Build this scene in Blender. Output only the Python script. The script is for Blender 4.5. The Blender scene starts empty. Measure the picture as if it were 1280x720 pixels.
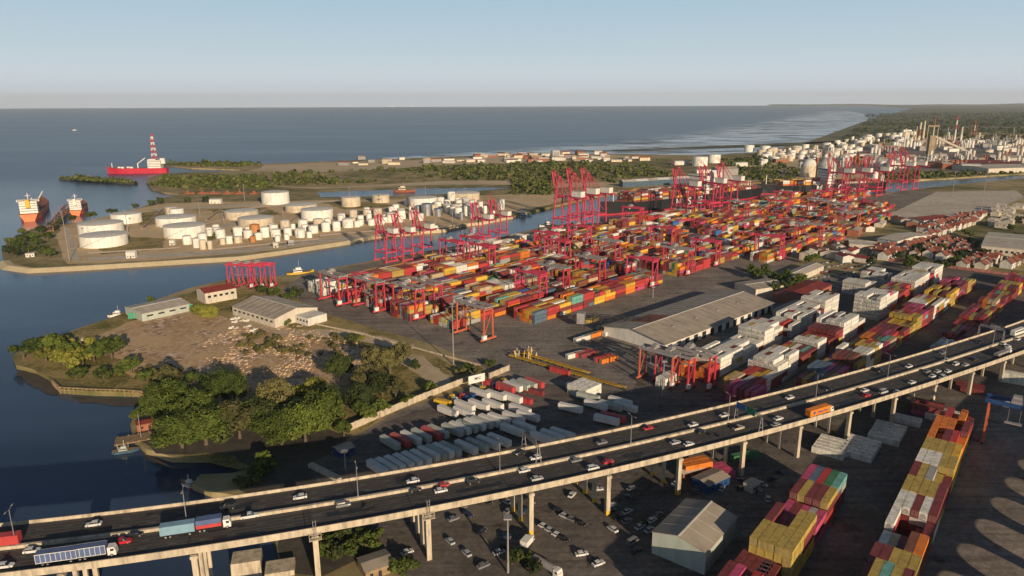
import bpy, math, random
from mathutils import Vector, Matrix, geometry
R = random.Random(7)
rad = math.radians
S = bpy.context.scene
C = S.collection

# ------------------------------------------------------------------ camera
K = 7 / 6
H, FPX, PIT, ROLL = 140.0, 890.0, rad(14.6), rad(0.22)
cam_d = bpy.data.cameras.new('camera')
cam = bpy.data.objects.new('camera', cam_d); C.objects.link(cam)
cam_d.sensor_width = 36.0
cam_d.lens = 36.0 * FPX / 1280.0
cam_d.clip_start, cam_d.clip_end = 1.0, 90000.0
cam.matrix_world = (Matrix.Translation((0, 0, H)) @ Matrix.Rotation(rad(90) - PIT, 4, 'X')
                    @ Matrix.Rotation(-ROLL, 4, 'Z'))
S.camera = cam

def at(px, py, z=0.0):
    """site survey: a place seen in the aerial photograph -> metres on the level z"""
    u, v = (px - 640) / FPX, (360 - py) / FPX
    c, s = math.cos(ROLL), math.sin(ROLL)
    u, v = u * c + v * s, v * c - u * s
    dy = math.cos(PIT) + v * math.sin(PIT); dz = -math.sin(PIT) + v * math.cos(PIT)
    t = (z - H) / dz
    return Vector((u * t, dy * t))

def pix(x, y, z):
    zz = z - H
    d = y * math.cos(PIT) - zz * math.sin(PIT); up = y * math.sin(PIT) + zz * math.cos(PIT)
    if d < 1: return (-9999, -9999, d)
    return (640 + FPX * x / d, 360 - FPX * up / d, d)

# ------------------------------------------------------------------ materials
def nn(nt, kind, **kw):
    n = nt.nodes.new(kind)
    for k, v in kw.items():
        if k in n.inputs: n.inputs[k].default_value = v
        else: setattr(n, k, v)
    return n

def newmat(name):
    m = bpy.data.materials.new(name); m.use_nodes = True
    nt = m.node_tree
    b = nt.nodes['Principled BSDF']
    return m, nt, b

def c4(c): return (c[0], c[1], c[2], 1)

def ramp(nt, stops, interp='LINEAR'):
    r = nt.nodes.new('ShaderNodeValToRGB'); r.color_ramp.interpolation = interp
    e = r.color_ramp.elements
    while len(e) < len(stops): e.new(0.5)
    for i, (p, c) in enumerate(stops):
        e[i].position = p; e[i].color = c4(c) if hasattr(c, '__len__') else (c, c, c, 1)
    return r

def pos(nt, scale=(1, 1, 1)):
    g = nt.nodes.new('ShaderNodeNewGeometry')
    mp = nt.nodes.new('ShaderNodeMapping'); mp.inputs['Scale'].default_value = scale
    nt.links.new(g.outputs['Position'], mp.inputs['Vector'])
    return mp.outputs['Vector']

def mul(c, k): return tuple(min(1, x * k) for x in c)

def mat(name, rgb, rough=.75, var=.18, scale=.35, metal=0., streak=False, attr=None, spec=.3):
    m, nt, b = newmat(name)
    L = nt.links.new
    n = nn(nt, 'ShaderNodeTexNoise', Scale=scale, Detail=5, Roughness=.65)
    L(pos(nt, (1, 1, .25) if streak else (1, 1, 1)), n.inputs['Vector'])
    r = ramp(nt, [(.3, mul(rgb, 1 - var * 1.6)), (.52, rgb), (.75, mul(rgb, 1 + var))])
    L(n.outputs['Fac'], r.inputs['Fac'])
    out = r.outputs['Color']
    if attr:
        a = nn(nt, 'ShaderNodeAttribute', attribute_name=attr)
        r2 = ramp(nt, [(.3, 1 - var * 1.6), (.52, 1.), (.75, 1.)])
        L(n.outputs['Fac'], r2.inputs['Fac'])
        mx = nn(nt, 'ShaderNodeMix', data_type='RGBA', blend_type='MULTIPLY'); mx.inputs[0].default_value = 1
        L(a.outputs['Color'], mx.inputs[6]); L(r2.outputs['Color'], mx.inputs[7])
        out = mx.outputs[2]
    L(out, b.inputs['Base Color'])
    b.inputs['Roughness'].default_value = rough
    b.inputs['Metallic'].default_value = metal
    b.inputs['Specular IOR Level'].default_value = spec
    return m

def ground(name, stops, big=.02, small=.35, rough=.95, bump=.0, voro=None, tracks=False):
    """soil and paving: two sizes of noise through a colour ramp"""
    m, nt, b = newmat(name)
    L = nt.links.new
    p = pos(nt)
    n1 = nn(nt, 'ShaderNodeTexNoise', Scale=big, Detail=6, Roughness=.7)
    n2 = nn(nt, 'ShaderNodeTexNoise', Scale=small, Detail=5, Roughness=.7)
    L(p, n1.inputs['Vector']); L(p, n2.inputs['Vector'])
    mx = nn(nt, 'ShaderNodeMix', data_type='FLOAT'); mx.inputs[0].default_value = .45
    L(n1.outputs['Fac'], mx.inputs[2]); L(n2.outputs['Fac'], mx.inputs[3])
    r = ramp(nt, stops); L(mx.outputs[0], r.inputs['Fac'])
    out = r.outputs['Color']
    if voro:
        v = nn(nt, 'ShaderNodeTexVoronoi', Scale=voro[0], Randomness=1.0)
        L(p, v.inputs['Vector'])
        sx = nn(nt, 'ShaderNodeSeparateColor'); L(v.outputs['Color'], sx.inputs[0])
        rr = ramp(nt, [(0, voro[1]), (.45, voro[2]), (.75, voro[3]), (1, voro[4])]); L(sx.outputs[0], rr.inputs['Fac'])
        msk = nn(nt, 'ShaderNodeTexNoise', Scale=.045, Detail=4, Roughness=.75); L(p, msk.inputs['Vector'])
        mr = ramp(nt, [(voro[5], 0.), (voro[5] + .1, 1.)]); L(msk.outputs['Fac'], mr.inputs['Fac'])
        m2 = nn(nt, 'ShaderNodeMix', data_type='RGBA'); L(mr.outputs['Color'], m2.inputs[0])
        L(out, m2.inputs[6]); L(rr.outputs['Color'], m2.inputs[7]); out = m2.outputs[2]
    if tracks:                                    # tyre marks along the lanes, stains, slab joints
        g_ = nt.nodes.new('ShaderNodeNewGeometry'); mp = nt.nodes.new('ShaderNodeMapping'); mp.inputs['Rotation'].default_value = (0, 0, -rad(46)); mp.inputs['Scale'].default_value = (.012, .28, 1)
        L(g_.outputs['Position'], mp.inputs['Vector'])
        n3 = nn(nt, 'ShaderNodeTexNoise', Scale=1., Detail=6, Roughness=.75); L(mp.outputs['Vector'], n3.inputs['Vector'])
        r3 = ramp(nt, [(.34, .62), (.5, 1.), (.62, 1.12)]); L(n3.outputs['Fac'], r3.inputs['Fac'])
        n4 = nn(nt, 'ShaderNodeTexNoise', Scale=.11, Detail=3, Roughness=.6); L(p, n4.inputs['Vector'])
        r4 = ramp(nt, [(.30, .55), (.40, 1.)]); L(n4.outputs['Fac'], r4.inputs['Fac'])
        mb2 = nt.nodes.new('ShaderNodeMapping'); mb2.inputs['Rotation'].default_value = (0, 0, -rad(46)); L(g_.outputs['Position'], mb2.inputs['Vector'])
        bk = nn(nt, 'ShaderNodeTexBrick', Scale=.085); bk.inputs['Color1'].default_value = (1, 1, 1, 1); bk.inputs['Color2'].default_value = (.86, .86, .86, 1); bk.inputs['Mortar'].default_value = (.7, .7, .7, 1); bk.inputs['Mortar Size'].default_value = .008
        L(mb2.outputs['Vector'], bk.inputs['Vector'])
        for q in (r3.outputs['Color'], r4.outputs['Color'], bk.outputs['Color']):
            m5 = nn(nt, 'ShaderNodeMix', data_type='RGBA', blend_type='MULTIPLY'); m5.inputs[0].default_value = 1; L(out, m5.inputs[6]); L(q, m5.inputs[7]); out = m5.outputs[2]
    L(out, b.inputs['Base Color'])
    b.inputs['Roughness'].default_value = rough
    b.inputs['Specular IOR Level'].default_value = .15
    if bump:
        bp = nn(nt, 'ShaderNodeBump', Strength=bump, Distance=1.0)
        L(n2.outputs['Fac'], bp.inputs['Height']); L(bp.outputs['Normal'], b.inputs['Normal'])
    return m

def leafmat(name, dark, light, var=.5):
    m, nt, b = newmat(name)
    L = nt.links.new
    n = nn(nt, 'ShaderNodeTexNoise', Scale=.3, Detail=5, Roughness=.7)
    L(pos(nt), n.inputs['Vector'])
    o = nt.nodes.new('ShaderNodeObjectInfo')
    ad = nn(nt, 'ShaderNodeMath', operation='MULTIPLY_ADD'); ad.inputs[1].default_value = .30
    L(o.outputs['Random'], ad.inputs[0]); L(n.outputs['Fac'], ad.inputs[2])
    r = ramp(nt, [(.40, dark), (.92, light)]); L(ad.outputs[0], r.inputs['Fac'])
    L(r.outputs['Color'], b.inputs['Base Color'])
    b.inputs['Roughness'].default_value = .7
    b.inputs['Specular IOR Level'].default_value = .15
    b.inputs['Subsurface Weight'].default_value = 0
    return m

M = {}
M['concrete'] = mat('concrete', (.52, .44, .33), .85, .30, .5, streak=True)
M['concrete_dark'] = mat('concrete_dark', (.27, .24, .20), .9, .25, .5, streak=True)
M['deck_asphalt'] = ground('deck_asphalt', [(.3, (.045, .041, .041)), (.5, (.066, .060, .058)), (.72, (.095, .085, .078))], .06, .8, .8)
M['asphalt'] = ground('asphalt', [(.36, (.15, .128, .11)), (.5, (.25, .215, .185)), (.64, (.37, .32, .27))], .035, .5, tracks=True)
M['asphalt_dark'] = ground('asphalt_dark', [(.36, (.095, .083, .074)), (.5, (.165, .142, .125)), (.64, (.25, .215, .185))], .03, .5, tracks=True)  # darker copy of asphalt, toned down to carry the yard's shade
M['deck_worn'] = ground('deck_worn', [(.3, (.060, .055, .053)), (.5, (.090, .081, .075)), (.72, (.13, .115, .10))], .05, .9, .8)
M['lane_paint'] = mat('lane_paint', (.22, .21, .20), .7, .3, 1.2)
M['paint_white'] = mat('paint_white', (.62, .60, .56), .7, .3, 1.2)
M['white'] = mat('white', (.74, .72, .68), .55, .10, .25, streak=True)
M['tank_white'] = mat('tank_white', (.82, .79, .73), .5, .17, .3, streak=True)
M['tank_cream'] = mat('tank_cream', (.62, .53, .40), .55, .2, .3, streak=True)
M['tank_roof'] = mat('tank_roof', (.66, .63, .58), .6, .12, .15)
M['steel'] = mat('steel', (.52, .54, .57), .32, .12, .3, metal=.85, streak=True)
M['grey'] = mat('grey', (.33, .33, .33), .6, .18, .3)
M['dark'] = mat('dark', (.03, .03, .033), .6, .25, .5)
M['black'] = mat('black', (.012, .012, .014), .6, .2, .5)
M['glass'] = mat('glass', (.02, .024, .03), .08, .1, .5, spec=.8)
M['tyre'] = mat('tyre', (.02, .02, .02), .85, .2, 1)
M['rust'] = mat('rust', (.30, .10, .05), .85, .3, .4)
M['crane_red'] = mat('crane_red', (.53, .05, .072), .5, .14, .3)
M['crane_pink'] = mat('crane_pink', (.56, .06, .11), .5, .14, .3)
M['crane_orange'] = mat('crane_orange', (.52, .13, .065), .55, .16, .3)
M['crane_blue'] = mat('crane_blue', (.02, .065, .19), .5, .14, .3)  # blue kept darker, with the shade on the gantry in its colour
M['crane_grey'] = mat('crane_grey', (.30, .28, .28), .55, .16, .3)
M['green'] = mat('green', (.03, .30, .18), .6, .15, .4)
M['sign_green'] = mat('sign_green', (.01, .17, .08), .5, .1, .6)
M['sign_blue'] = mat('sign_blue', (.03, .10, .30), .5, .1, .6)
M['yellow'] = mat('yellow', (.68, .42, .04), .6, .14, .4)
M['tank_orange'] = mat('tank_orange', (.50, .21, .07), .65, .25, .2, streak=True)
M['orange'] = mat('orange', (.80, .24, .025), .5, .1, .4)
M['roof_tile'] = mat('roof_tile', (.26, .085, .055), .85, .28, .5)
M['roof_grey'] = mat('roof_grey', (.38, .325, .26), .8, .18, .12, streak=False)
M['roof_light'] = mat('roof_light', (.48, .43, .36), .75, .16, .15)
M['roof_red'] = mat('roof_red', (.24, .045, .035), .75, .2, .2)
M['wall_cream'] = mat('wall_cream', (.60, .54, .45), .85, .14, .3, streak=True)
M['wall_green'] = mat('wall_green', (.43, .47, .42), .8, .12, .25, streak=True)
M['wall_white'] = mat('wall_white', (.68, .65, .59), .85, .14, .3, streak=True)
M['wall_pink'] = mat('wall_pink', (.42, .17, .15), .85, .3, .4)
M['brick'] = mat('brick', (.33, .13, .08), .85, .2, .4)
M['timber'] = mat('timber', (.30, .21, .12), .85, .3, .6)
M['hull_red'] = mat('hull_red', (.52, .03, .06), .55, .12, .1)
M['hull_orange'] = mat('hull_orange', (.80, .22, .09), .55, .12, .1)
M['hull_black'] = mat('hull_black', (.022, .022, .026), .5, .2, .1)
M['hull_blue'] = mat('hull_blue', (.05, .10, .15), .5, .2, .3)
M['trunk'] = mat('trunk', (.13, .10, .07), .9, .3, .8)
M['rubble'] = ground('rubble_heap', [(.35, (.30, .20, .14)), (.5, (.47, .34, .25)), (.65, (.60, .48, .37))], .1, .8)
M['leaf'] = leafmat('leaf_mid', (.022, .038, .010), (.135, .175, .030))
M['leaf_dark'] = leafmat('leaf_dark', (.018, .030, .011), (.085, .105, .028))
M['leaf_yellow'] = leafmat('leaf_yellow', (.10, .11, .020), (.29, .28, .05))
M['leaf_olive'] = leafmat('leaf_olive', (.055, .055, .022), (.18, .165, .06))
M['grass'] = ground('grass', [(.36, (.075, .085, .020)), (.46, (.16, .145, .04)), (.54, (.40, .30, .14)), (.64, (.22, .19, .06)), (.72, (.10, .11, .03))], .04, .6)
M['soil'] = ground('soil', [(.34, (.30, .25, .10)), (.44, (.52, .38, .22)), (.54, (.66, .50, .31)), (.66, (.38, .32, .13))], .018, .25)
M['tower_stone'] = mat('tower_stone', (.33, .26, .17), .9, .2, .1)
M['rubble_ground'] = ground('rubble_ground', [(.36, (.24, .20, .075)), (.46, (.50, .33, .18)), (.56, (.64, .45, .27)), (.68, (.36, .30, .13))], .03, .4, bump=.6,
                            voro=(.42, (.26, .16, .09), (.50, .34, .21), (.64, .47, .33), (.74, .59, .45), .47))
M['land'] = ground('land', [(.34, (.060, .072, .024)), (.44, (.17, .155, .06)), (.54, (.38, .30, .16)), (.64, (.50, .39, .24)), (.74, (.13, .13, .05))], .0045, .03)
M['plain'] = ground('plain', [(.36, (.065, .085, .042)), (.5, (.14, .15, .075)), (.62, (.30, .25, .16)), (.70, (.10, .12, .06))], .0012, .012)
M['sand'] = ground('sand', [(.34, (.36, .28, .17)), (.5, (.54, .43, .29)), (.66, (.64, .52, .38))], .012, .1)
M['bank'] = ground('bank', [(.34, (.42, .33, .20)), (.5, (.57, .47, .30)), (.66, (.66, .56, .39))], .05, .5)
M['apron'] = ground('apron', [(.34, (.46, .41, .34)), (.5, (.60, .53, .44)), (.66, (.70, .62, .52))], .012, .12, tracks=True)
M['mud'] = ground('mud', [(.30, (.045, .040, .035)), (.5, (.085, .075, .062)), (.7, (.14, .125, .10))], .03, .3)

# ------------------------------------------------------------------ mesh builder
class MB:
    def __init__(s): s.v, s.f, s.m, s.c = [], [], [], []
    def add(s, vs, fs, mi=0, col=None):
        o = len(s.v); s.v.extend(tuple(v) for v in vs)
        for f in fs:
            s.f.append(tuple(i + o for i in f)); s.m.append(mi); s.c.append(col)
    def box(s, cx, cy, cz, sx, sy, sz, rz=0., mi=0, col=None, taper=1.):
        c, n = math.cos(rz), math.sin(rz); vs = []
        for dz in (-.5, .5):
            k = taper if dz > 0 else 1.
            for dx, dy in ((-.5, -.5), (.5, -.5), (.5, .5), (-.5, .5)):
                x, y = dx * sx * k, dy * sy * k
                vs.append((cx + x * c - y * n, cy + x * n + y * c, cz + dz * sz))
        s.add(vs, [(0, 3, 2, 1), (4, 5, 6, 7), (0, 1, 5, 4), (1, 2, 6, 5), (2, 3, 7, 6), (3, 0, 4, 7)], mi, col)
    def beam(s, p, q, w, h=None, mi=0):
        h = h or w; p, q = Vector(p), Vector(q); d = (q - p).normalized()
        up = Vector((0, 0, 1)) if abs(d.z) < .95 else Vector((1, 0, 0))
        a = d.cross(up).normalized() * (w / 2); b = a.cross(d).normalized() * (h / 2)
        vs = [p - a - b, p + a - b, p + a + b, p - a + b, q - a - b, q + a - b, q + a + b, q - a + b]
        s.add(vs, [(0, 1, 2, 3), (7, 6, 5, 4), (0, 4, 5, 1), (1, 5, 6, 2), (2, 6, 7, 3), (3, 7, 4, 0)], mi)
    def cyl(s, x, y, z, r, h, n=16, r2=None, mi=0, mtop=None, dome=0.):
        r2 = r if r2 is None else r2
        vs = [(x + r * math.cos(2 * math.pi * i / n), y + r * math.sin(2 * math.pi * i / n), z) for i in range(n)]
        vs += [(x + r2 * math.cos(2 * math.pi * i / n), y + r2 * math.sin(2 * math.pi * i / n), z + h) for i in range(n)]
        s.add(vs, [(i, (i + 1) % n, n + (i + 1) % n, n + i) for i in range(n)], mi)
        mt = mi if mtop is None else mtop
        if dome:
            top = vs[n:]
            mid = [(x + .6 * r2 * math.cos(2 * math.pi * i / n), y + .6 * r2 * math.sin(2 * math.pi * i / n), z + h + dome * .72) for i in range(n)]
            s.add(top + mid + [(x, y, z + h + dome)], [(i, (i + 1) % n, n + (i + 1) % n, n + i) for i in range(n)] + [(n + i, n + (i + 1) % n, 2 * n) for i in range(n)], mt)
        else:
            s.add(vs[n:], [tuple(range(n))], mt)
    def lyl(s, p, q, r, n=10, mi=0):
        p, q = Vector(p), Vector(q); d = (q - p).normalized()
        up = Vector((0, 0, 1)) if abs(d.z) < .95 else Vector((1, 0, 0))
        a = d.cross(up).normalized(); b = a.cross(d)
        vs = []
        for o in (p, q):
            for i in range(n):
                t = 2 * math.pi * i / n; vs.append(o + (a * math.cos(t) + b * math.sin(t)) * r)
        s.add(vs, [(i, n + i, n + (i + 1) % n, (i + 1) % n) for i in range(n)] + [tuple(range(n)), tuple(range(2 * n - 1, n - 1, -1))], mi)
    def poly(s, pts, z, mi=0):
        tri = geometry.tessellate_polygon([[Vector((p[0], p[1], 0)) for p in pts]])
        fs = []
        for a, b, c in tri:
            A, B, D = pts[a], pts[b], pts[c]
            if (B[0] - A[0]) * (D[1] - A[1]) - (B[1] - A[1]) * (D[0] - A[0]) < 0: b, c = c, b
            fs.append((a, b, c))
        s.add([(p[0], p[1], z) for p in pts], fs, mi)
    def prism(s, pts, z0, z1, mi=0, mtop=None):
        n = len(pts)
        area = sum(pts[i][0] * pts[(i + 1) % n][1] - pts[(i + 1) % n][0] * pts[i][1] for i in range(n))
        if area < 0: pts = list(reversed(pts))
        vs = [(p[0], p[1], z0) for p in pts] + [(p[0], p[1], z1) for p in pts]
        s.add(vs, [(i, (i + 1) % n, n + (i + 1) % n, n + i) for i in range(n)], mi)
        s.poly(pts, z1, mi if mtop is None else mtop)
    def profile(s, prof, x0, x1, mi=0):
        """an outline in (y, z), swept from x0 to x1"""
        n = len(prof)
        vs = [(x0, a, b) for a, b in prof] + [(x1, a, b) for a, b in prof]
        s.add(vs, [(i, n + i, n + (i + 1) % n, (i + 1) % n) for i in range(n)] + [tuple(range(n)), tuple(range(2 * n - 1, n - 1, -1))], mi)
    def gable(s, L, W, h, rise, over=.4, mw=0, mr=1, base=0.):
        """walls and a two-sided roof, ridge along x"""
        x, y = L / 2, W / 2
        s.add([(-x, -y, base), (x, -y, base), (x, y, base), (-x, y, base), (-x, -y, h), (x, -y, h), (x, y, h), (-x, y, h), (-x, 0, h + rise), (x, 0, h + rise)],
              [(0, 1, 5, 4), (2, 3, 7, 6), (1, 2, 6, 9, 5), (3, 0, 4, 8, 7)], mw)
        if mr is None: return
        k = over; dz = rise / y * k
        for sg in (-1, 1):
            s.add([(-x - k, sg * (y + k), h - dz + .05), (x + k, sg * (y + k), h - dz + .05), (x + k, 0, h + rise + .05), (-x - k, 0, h + rise + .05),
                   (-x - k, sg * (y + k), h - dz + .25), (x + k, sg * (y + k), h - dz + .25), (x + k, 0, h + rise + .25), (-x - k, 0, h + rise + .25)],
                  [(0, 1, 2, 3), (4, 7, 6, 5), (0, 4, 5, 1), (3, 2, 6, 7), (0, 3, 7, 4), (1, 5, 6, 2)], mr)
    def mesh(s, name, mats, smooth=False, attr=False):
        me = bpy.data.meshes.new(name); me.from_pydata(s.v, [], s.f)
        for m in mats: me.materials.append(M[m] if isinstance(m, str) else m)
        me.polygons.foreach_set('material_index', s.m)
        if smooth: me.polygons.foreach_set('use_smooth', [True] * len(s.f))
        if attr:
            a = me.color_attributes.new('tint', 'FLOAT_COLOR', 'CORNER'); data = []
            for p, c in zip(me.polygons, s.c):
                data.extend((c[0], c[1], c[2], 1.) * p.loop_total)
            a.data.foreach_set('color', data)
        me.update(); return me
    def build(s, name, mats, parent=None, loc=(0, 0, 0), rz=0., smooth=False, attr=False):
        return place(s.mesh(name, mats, smooth, attr), name, parent, loc, rz)

def place(me, name, parent=None, loc=(0, 0, 0), rz=0.):
    o = bpy.data.objects.new(name, me); C.objects.link(o)
    o.location = loc if len(loc) == 3 else (loc[0], loc[1], 0); o.rotation_euler = (0, 0, rz)
    if parent: o.parent = parent
    return o

def tag(o, label=None, cat=None, group=None, kind=None):
    if label: o['label'] = label
    if cat: o['category'] = cat
    if group: o['group'] = group
    if kind: o['kind'] = kind
    return o

def thing(name, label, cat, loc=(0, 0, 0), rz=0., group=None):
    o = place(None, name, None, loc, rz); o.empty_display_size = .5
    return tag(o, label, cat, group)

def dup(root, loc, rz, label, group=None, scale=None):
    r = root.copy(); C.objects.link(r)
    r.location = loc if len(loc) == 3 else (loc[0], loc[1], 0); r.rotation_euler = (0, 0, rz); r['label'] = label
    if group: r['group'] = group
    if scale: r.scale = scale
    for ch in list(root.children):
        c = ch.copy(); C.objects.link(c); c.parent = r
        for g in list(ch.children):
            d = g.copy(); C.objects.link(d); d.parent = c
    return r

def struct(o): o['kind'] = 'structure'; return o

ORD = ['first', 'second', 'third', 'fourth', 'fifth', 'sixth', 'seventh', 'eighth', 'ninth', 'tenth', 'eleventh', 'twelfth', 'thirteenth',
       'fourteenth', 'fifteenth', 'sixteenth', 'seventeenth', 'eighteenth', 'nineteenth', 'twentieth']
def nth(i):
    if i < 20: return ORD[i]
    if i >= 99: return 'hundredth' if i == 99 else 'hundred and ' + nth(i - 100)
    t = {2: 'twenty', 3: 'thirty', 4: 'forty', 5: 'fifty', 6: 'sixty', 7: 'seventy', 8: 'eighty', 9: 'ninety'}[(i + 1) // 10]
    u = (i + 1) % 10
    return t + '-' + ORD[u - 1] if u else t[:-1] + 'ieth'

def text_mesh(txt, size, material):
    cu = bpy.data.curves.new('lettering', 'FONT'); cu.body = txt; cu.size = size; cu.align_x = 'CENTER'; cu.align_y = 'CENTER'; cu.extrude = .02
    cu.offset = size * .018
    o = bpy.data.objects.new('lettering', cu); C.objects.link(o)
    bpy.context.view_layer.update()
    me = bpy.data.meshes.new_from_object(o.evaluated_get(bpy.context.evaluated_depsgraph_get()))
    bpy.data.objects.remove(o); bpy.data.curves.remove(cu)
    me.name = 'lettering'; me.materials.clear(); me.materials.append(M[material]); return me

def lettering(txt, size, material, parent, origin, direction, flat=False):
    """upright words along a horizontal direction"""
    o = place(text_mesh(txt, size, material), 'lettering', parent)
    d = Vector((direction[0], direction[1], 0)).normalized()
    m = Matrix((d, Vector((0, 0, 1)), d.cross(Vector((0, 0, 1))))).transposed().to_4x4()
    o.matrix_local = Matrix.Translation(origin) @ m
    return o

# ------------------------------------------------------------------ light
SUN_AZ = math.atan2(.43, -.90)          # the sun stands behind the camera, to its right
SUN_EL = rad(15.0)
sd = Vector((.43, -.90, 0)).normalized() * math.cos(SUN_EL) + Vector((0, 0, math.sin(SUN_EL)))
sun_d = bpy.data.lights.new('sun', 'SUN'); sun_d.energy = 5.0; sun_d.angle = rad(.53); sun_d.color = (1., .79, .54)
sun = bpy.data.objects.new('sun', sun_d); C.objects.link(sun); sun.location = sd * 400
sun.rotation_euler = sd.to_track_quat('Z', 'Y').to_euler()
W = bpy.data.worlds.new('World'); S.world = W; W.use_nodes = True
wn = W.node_tree
sky = wn.nodes.new('ShaderNodeTexSky'); sky.sky_type = 'NISHITA'; sky.sun_disc = False
sky.sun_elevation = SUN_EL; sky.sun_rotation = math.atan2(sd.x, sd.y)
sky.altitude = 100; sky.air_density = 1.0; sky.dust_density = .6; sky.ozone_density = 1.6
bg = wn.nodes['Background']; bg.inputs['Strength'].default_value = .055
# a pale band of haze low over the horizon, in front of the clear sky
tc = wn.nodes.new('ShaderNodeTexCoord'); sx = wn.nodes.new('ShaderNodeSeparateXYZ'); wn.links.new(tc.outputs['Generated'], sx.inputs[0])
def wramp(stops):
    r_ = wn.nodes.new('ShaderNodeValToRGB'); e = r_.color_ramp.elements
    while len(e) < len(stops): e.new(.5)
    for k, (p_, c_) in enumerate(stops): e[k].position = p_; e[k].color = (c_[0], c_[1], c_[2], 1) if hasattr(c_, '__len__') else (c_, c_, c_, 1)
    wn.links.new(sx.outputs['Z'], r_.inputs['Fac']); return r_
hr = wramp([(0, .96), (.14, .92), (.22, .45), (.36, 0.)])
hc_ = wramp([(0, (.63, .735, .86)), (.035, (.63, .725, .81)), (.075, (.53, .66, .75)), (.13, (.425, .60, .73)), (.2, (.30, .46, .62))])
sc = wn.nodes.new('ShaderNodeMix'); sc.data_type = 'RGBA'; sc.blend_type = 'MULTIPLY'; sc.inputs[0].default_value = 1; sc.inputs[7].default_value = (18, 18, 18, 1)
wn.links.new(hc_.outputs['Color'], sc.inputs[6])
hm = wn.nodes.new('ShaderNodeMix'); hm.data_type = 'RGBA'
wn.links.new(hr.outputs['Color'], hm.inputs[0]); wn.links.new(sky.outputs['Color'], hm.inputs[6]); wn.links.new(sc.outputs[2], hm.inputs[7]); wn.links.new(hm.outputs[2], bg.inputs['Color'])
S.view_settings.view_transform = 'Standard'; S.view_settings.look = 'None'; S.view_settings.exposure = 0
S.render.engine = 'CYCLES'
S.cycles.use_denoising = True
S.cycles.max_bounces = 5; S.cycles.diffuse_bounces = 2; S.cycles.glossy_bounces = 3; S.cycles.transparent_max_bounces = 4
S.cycles.sample_clamp_indirect = 4.0

# thin summer haze lying over the whole estuary
hz = bpy.data.materials.new('haze'); hz.use_nodes = True; hn = hz.node_tree; hn.nodes.remove(hn.nodes['Principled BSDF'])
vs_ = hn.nodes.new('ShaderNodeVolumeScatter'); vs_.inputs['Density'].default_value = 3.2e-5; vs_.inputs['Color'].default_value = (.78, .89, 1, 1); vs_.inputs['Anisotropy'].default_value = .1
hn.links.new(vs_.outputs[0], hn.nodes['Material Output'].inputs['Volume']); M['haze'] = hz
S.cycles.volume_bounces = 0; S.cycles.volume_step_rate = 5
# ------------------------------------------------------------------ water, land
def pl(pts, z=0.): return [tuple(at(a, b, z)) for a, b in pts]

def water_mat(name, shallow=False):
    m, nt, b = newmat(name); L = nt.links.new
    p = pos(nt)
    n1 = nn(nt, 'ShaderNodeTexNoise', Scale=.006, Detail=4, Roughness=.6); L(p, n1.inputs['Vector'])
    n1.inputs['Scale'].default_value = 1.0; L(pos(nt, (.0009, .0042, 0)), n1.inputs['Vector'])
    r = ramp(nt, [(.34, (.013, .028, .066)), (.5, (.042, .070, .128)), (.62, (.095, .125, .175))]); L(n1.outputs['Fac'], r.inputs['Fac'])
    L(r.outputs['Color'], b.inputs['Base Color'])
    b.inputs['IOR'].default_value = 1.33
    b.inputs['Specular IOR Level'].default_value = .5
    n2 = nn(nt, 'ShaderNodeTexNoise', Scale=.35, Detail=6, Roughness=.7); L(p, n2.inputs['Vector'])
    # calm inside the harbour, choppy on the open river beyond it
    sp = nn(nt, 'ShaderNodeSeparateXYZ'); L(p, sp.inputs[0])
    mr = nn(nt, 'ShaderNodeMapRange'); mr.inputs['From Min'].default_value = 500; mr.inputs['From Max'].default_value = 1500
    mr.inputs['To Min'].default_value = .05; mr.inputs['To Max'].default_value = .30
    L(sp.outputs['Y'], mr.inputs['Value']); L(mr.outputs[0], b.inputs['Roughness'])
    m3 = nn(nt, 'ShaderNodeMapRange'); m3.inputs['From Min'].default_value = 300; m3.inputs['From Max'].default_value = 1400
    m3.inputs['To Min'].default_value = .035; m3.inputs['To Max'].default_value = .55
    L(sp.outputs['Y'], m3.inputs['Value'])
    bp = nn(nt, 'ShaderNodeBump', Distance=.6); L(m3.outputs[0], bp.inputs['Strength'])
    L(n2.outputs['Fac'], bp.inputs['Height']); L(bp.outputs['Normal'], b.inputs['Normal'])
    return m
M['water'] = water_mat('river_water')
WZ = -2.6
mb = MB(); mb.add([(-40000, -400, WZ), (40000, -400, WZ), (40000, 27000, WZ), (-40000, 27000, WZ)], [(0, 1, 2, 3)])
struct(mb.build('river_water', ['water']))

mb = MB(); mb.box(0, 12000, 200, 90000, 26000, 420); tag(mb.build('haze', ['haze']), 'thin pale haze lying over the estuary', 'haze', kind='stuff')

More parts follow.
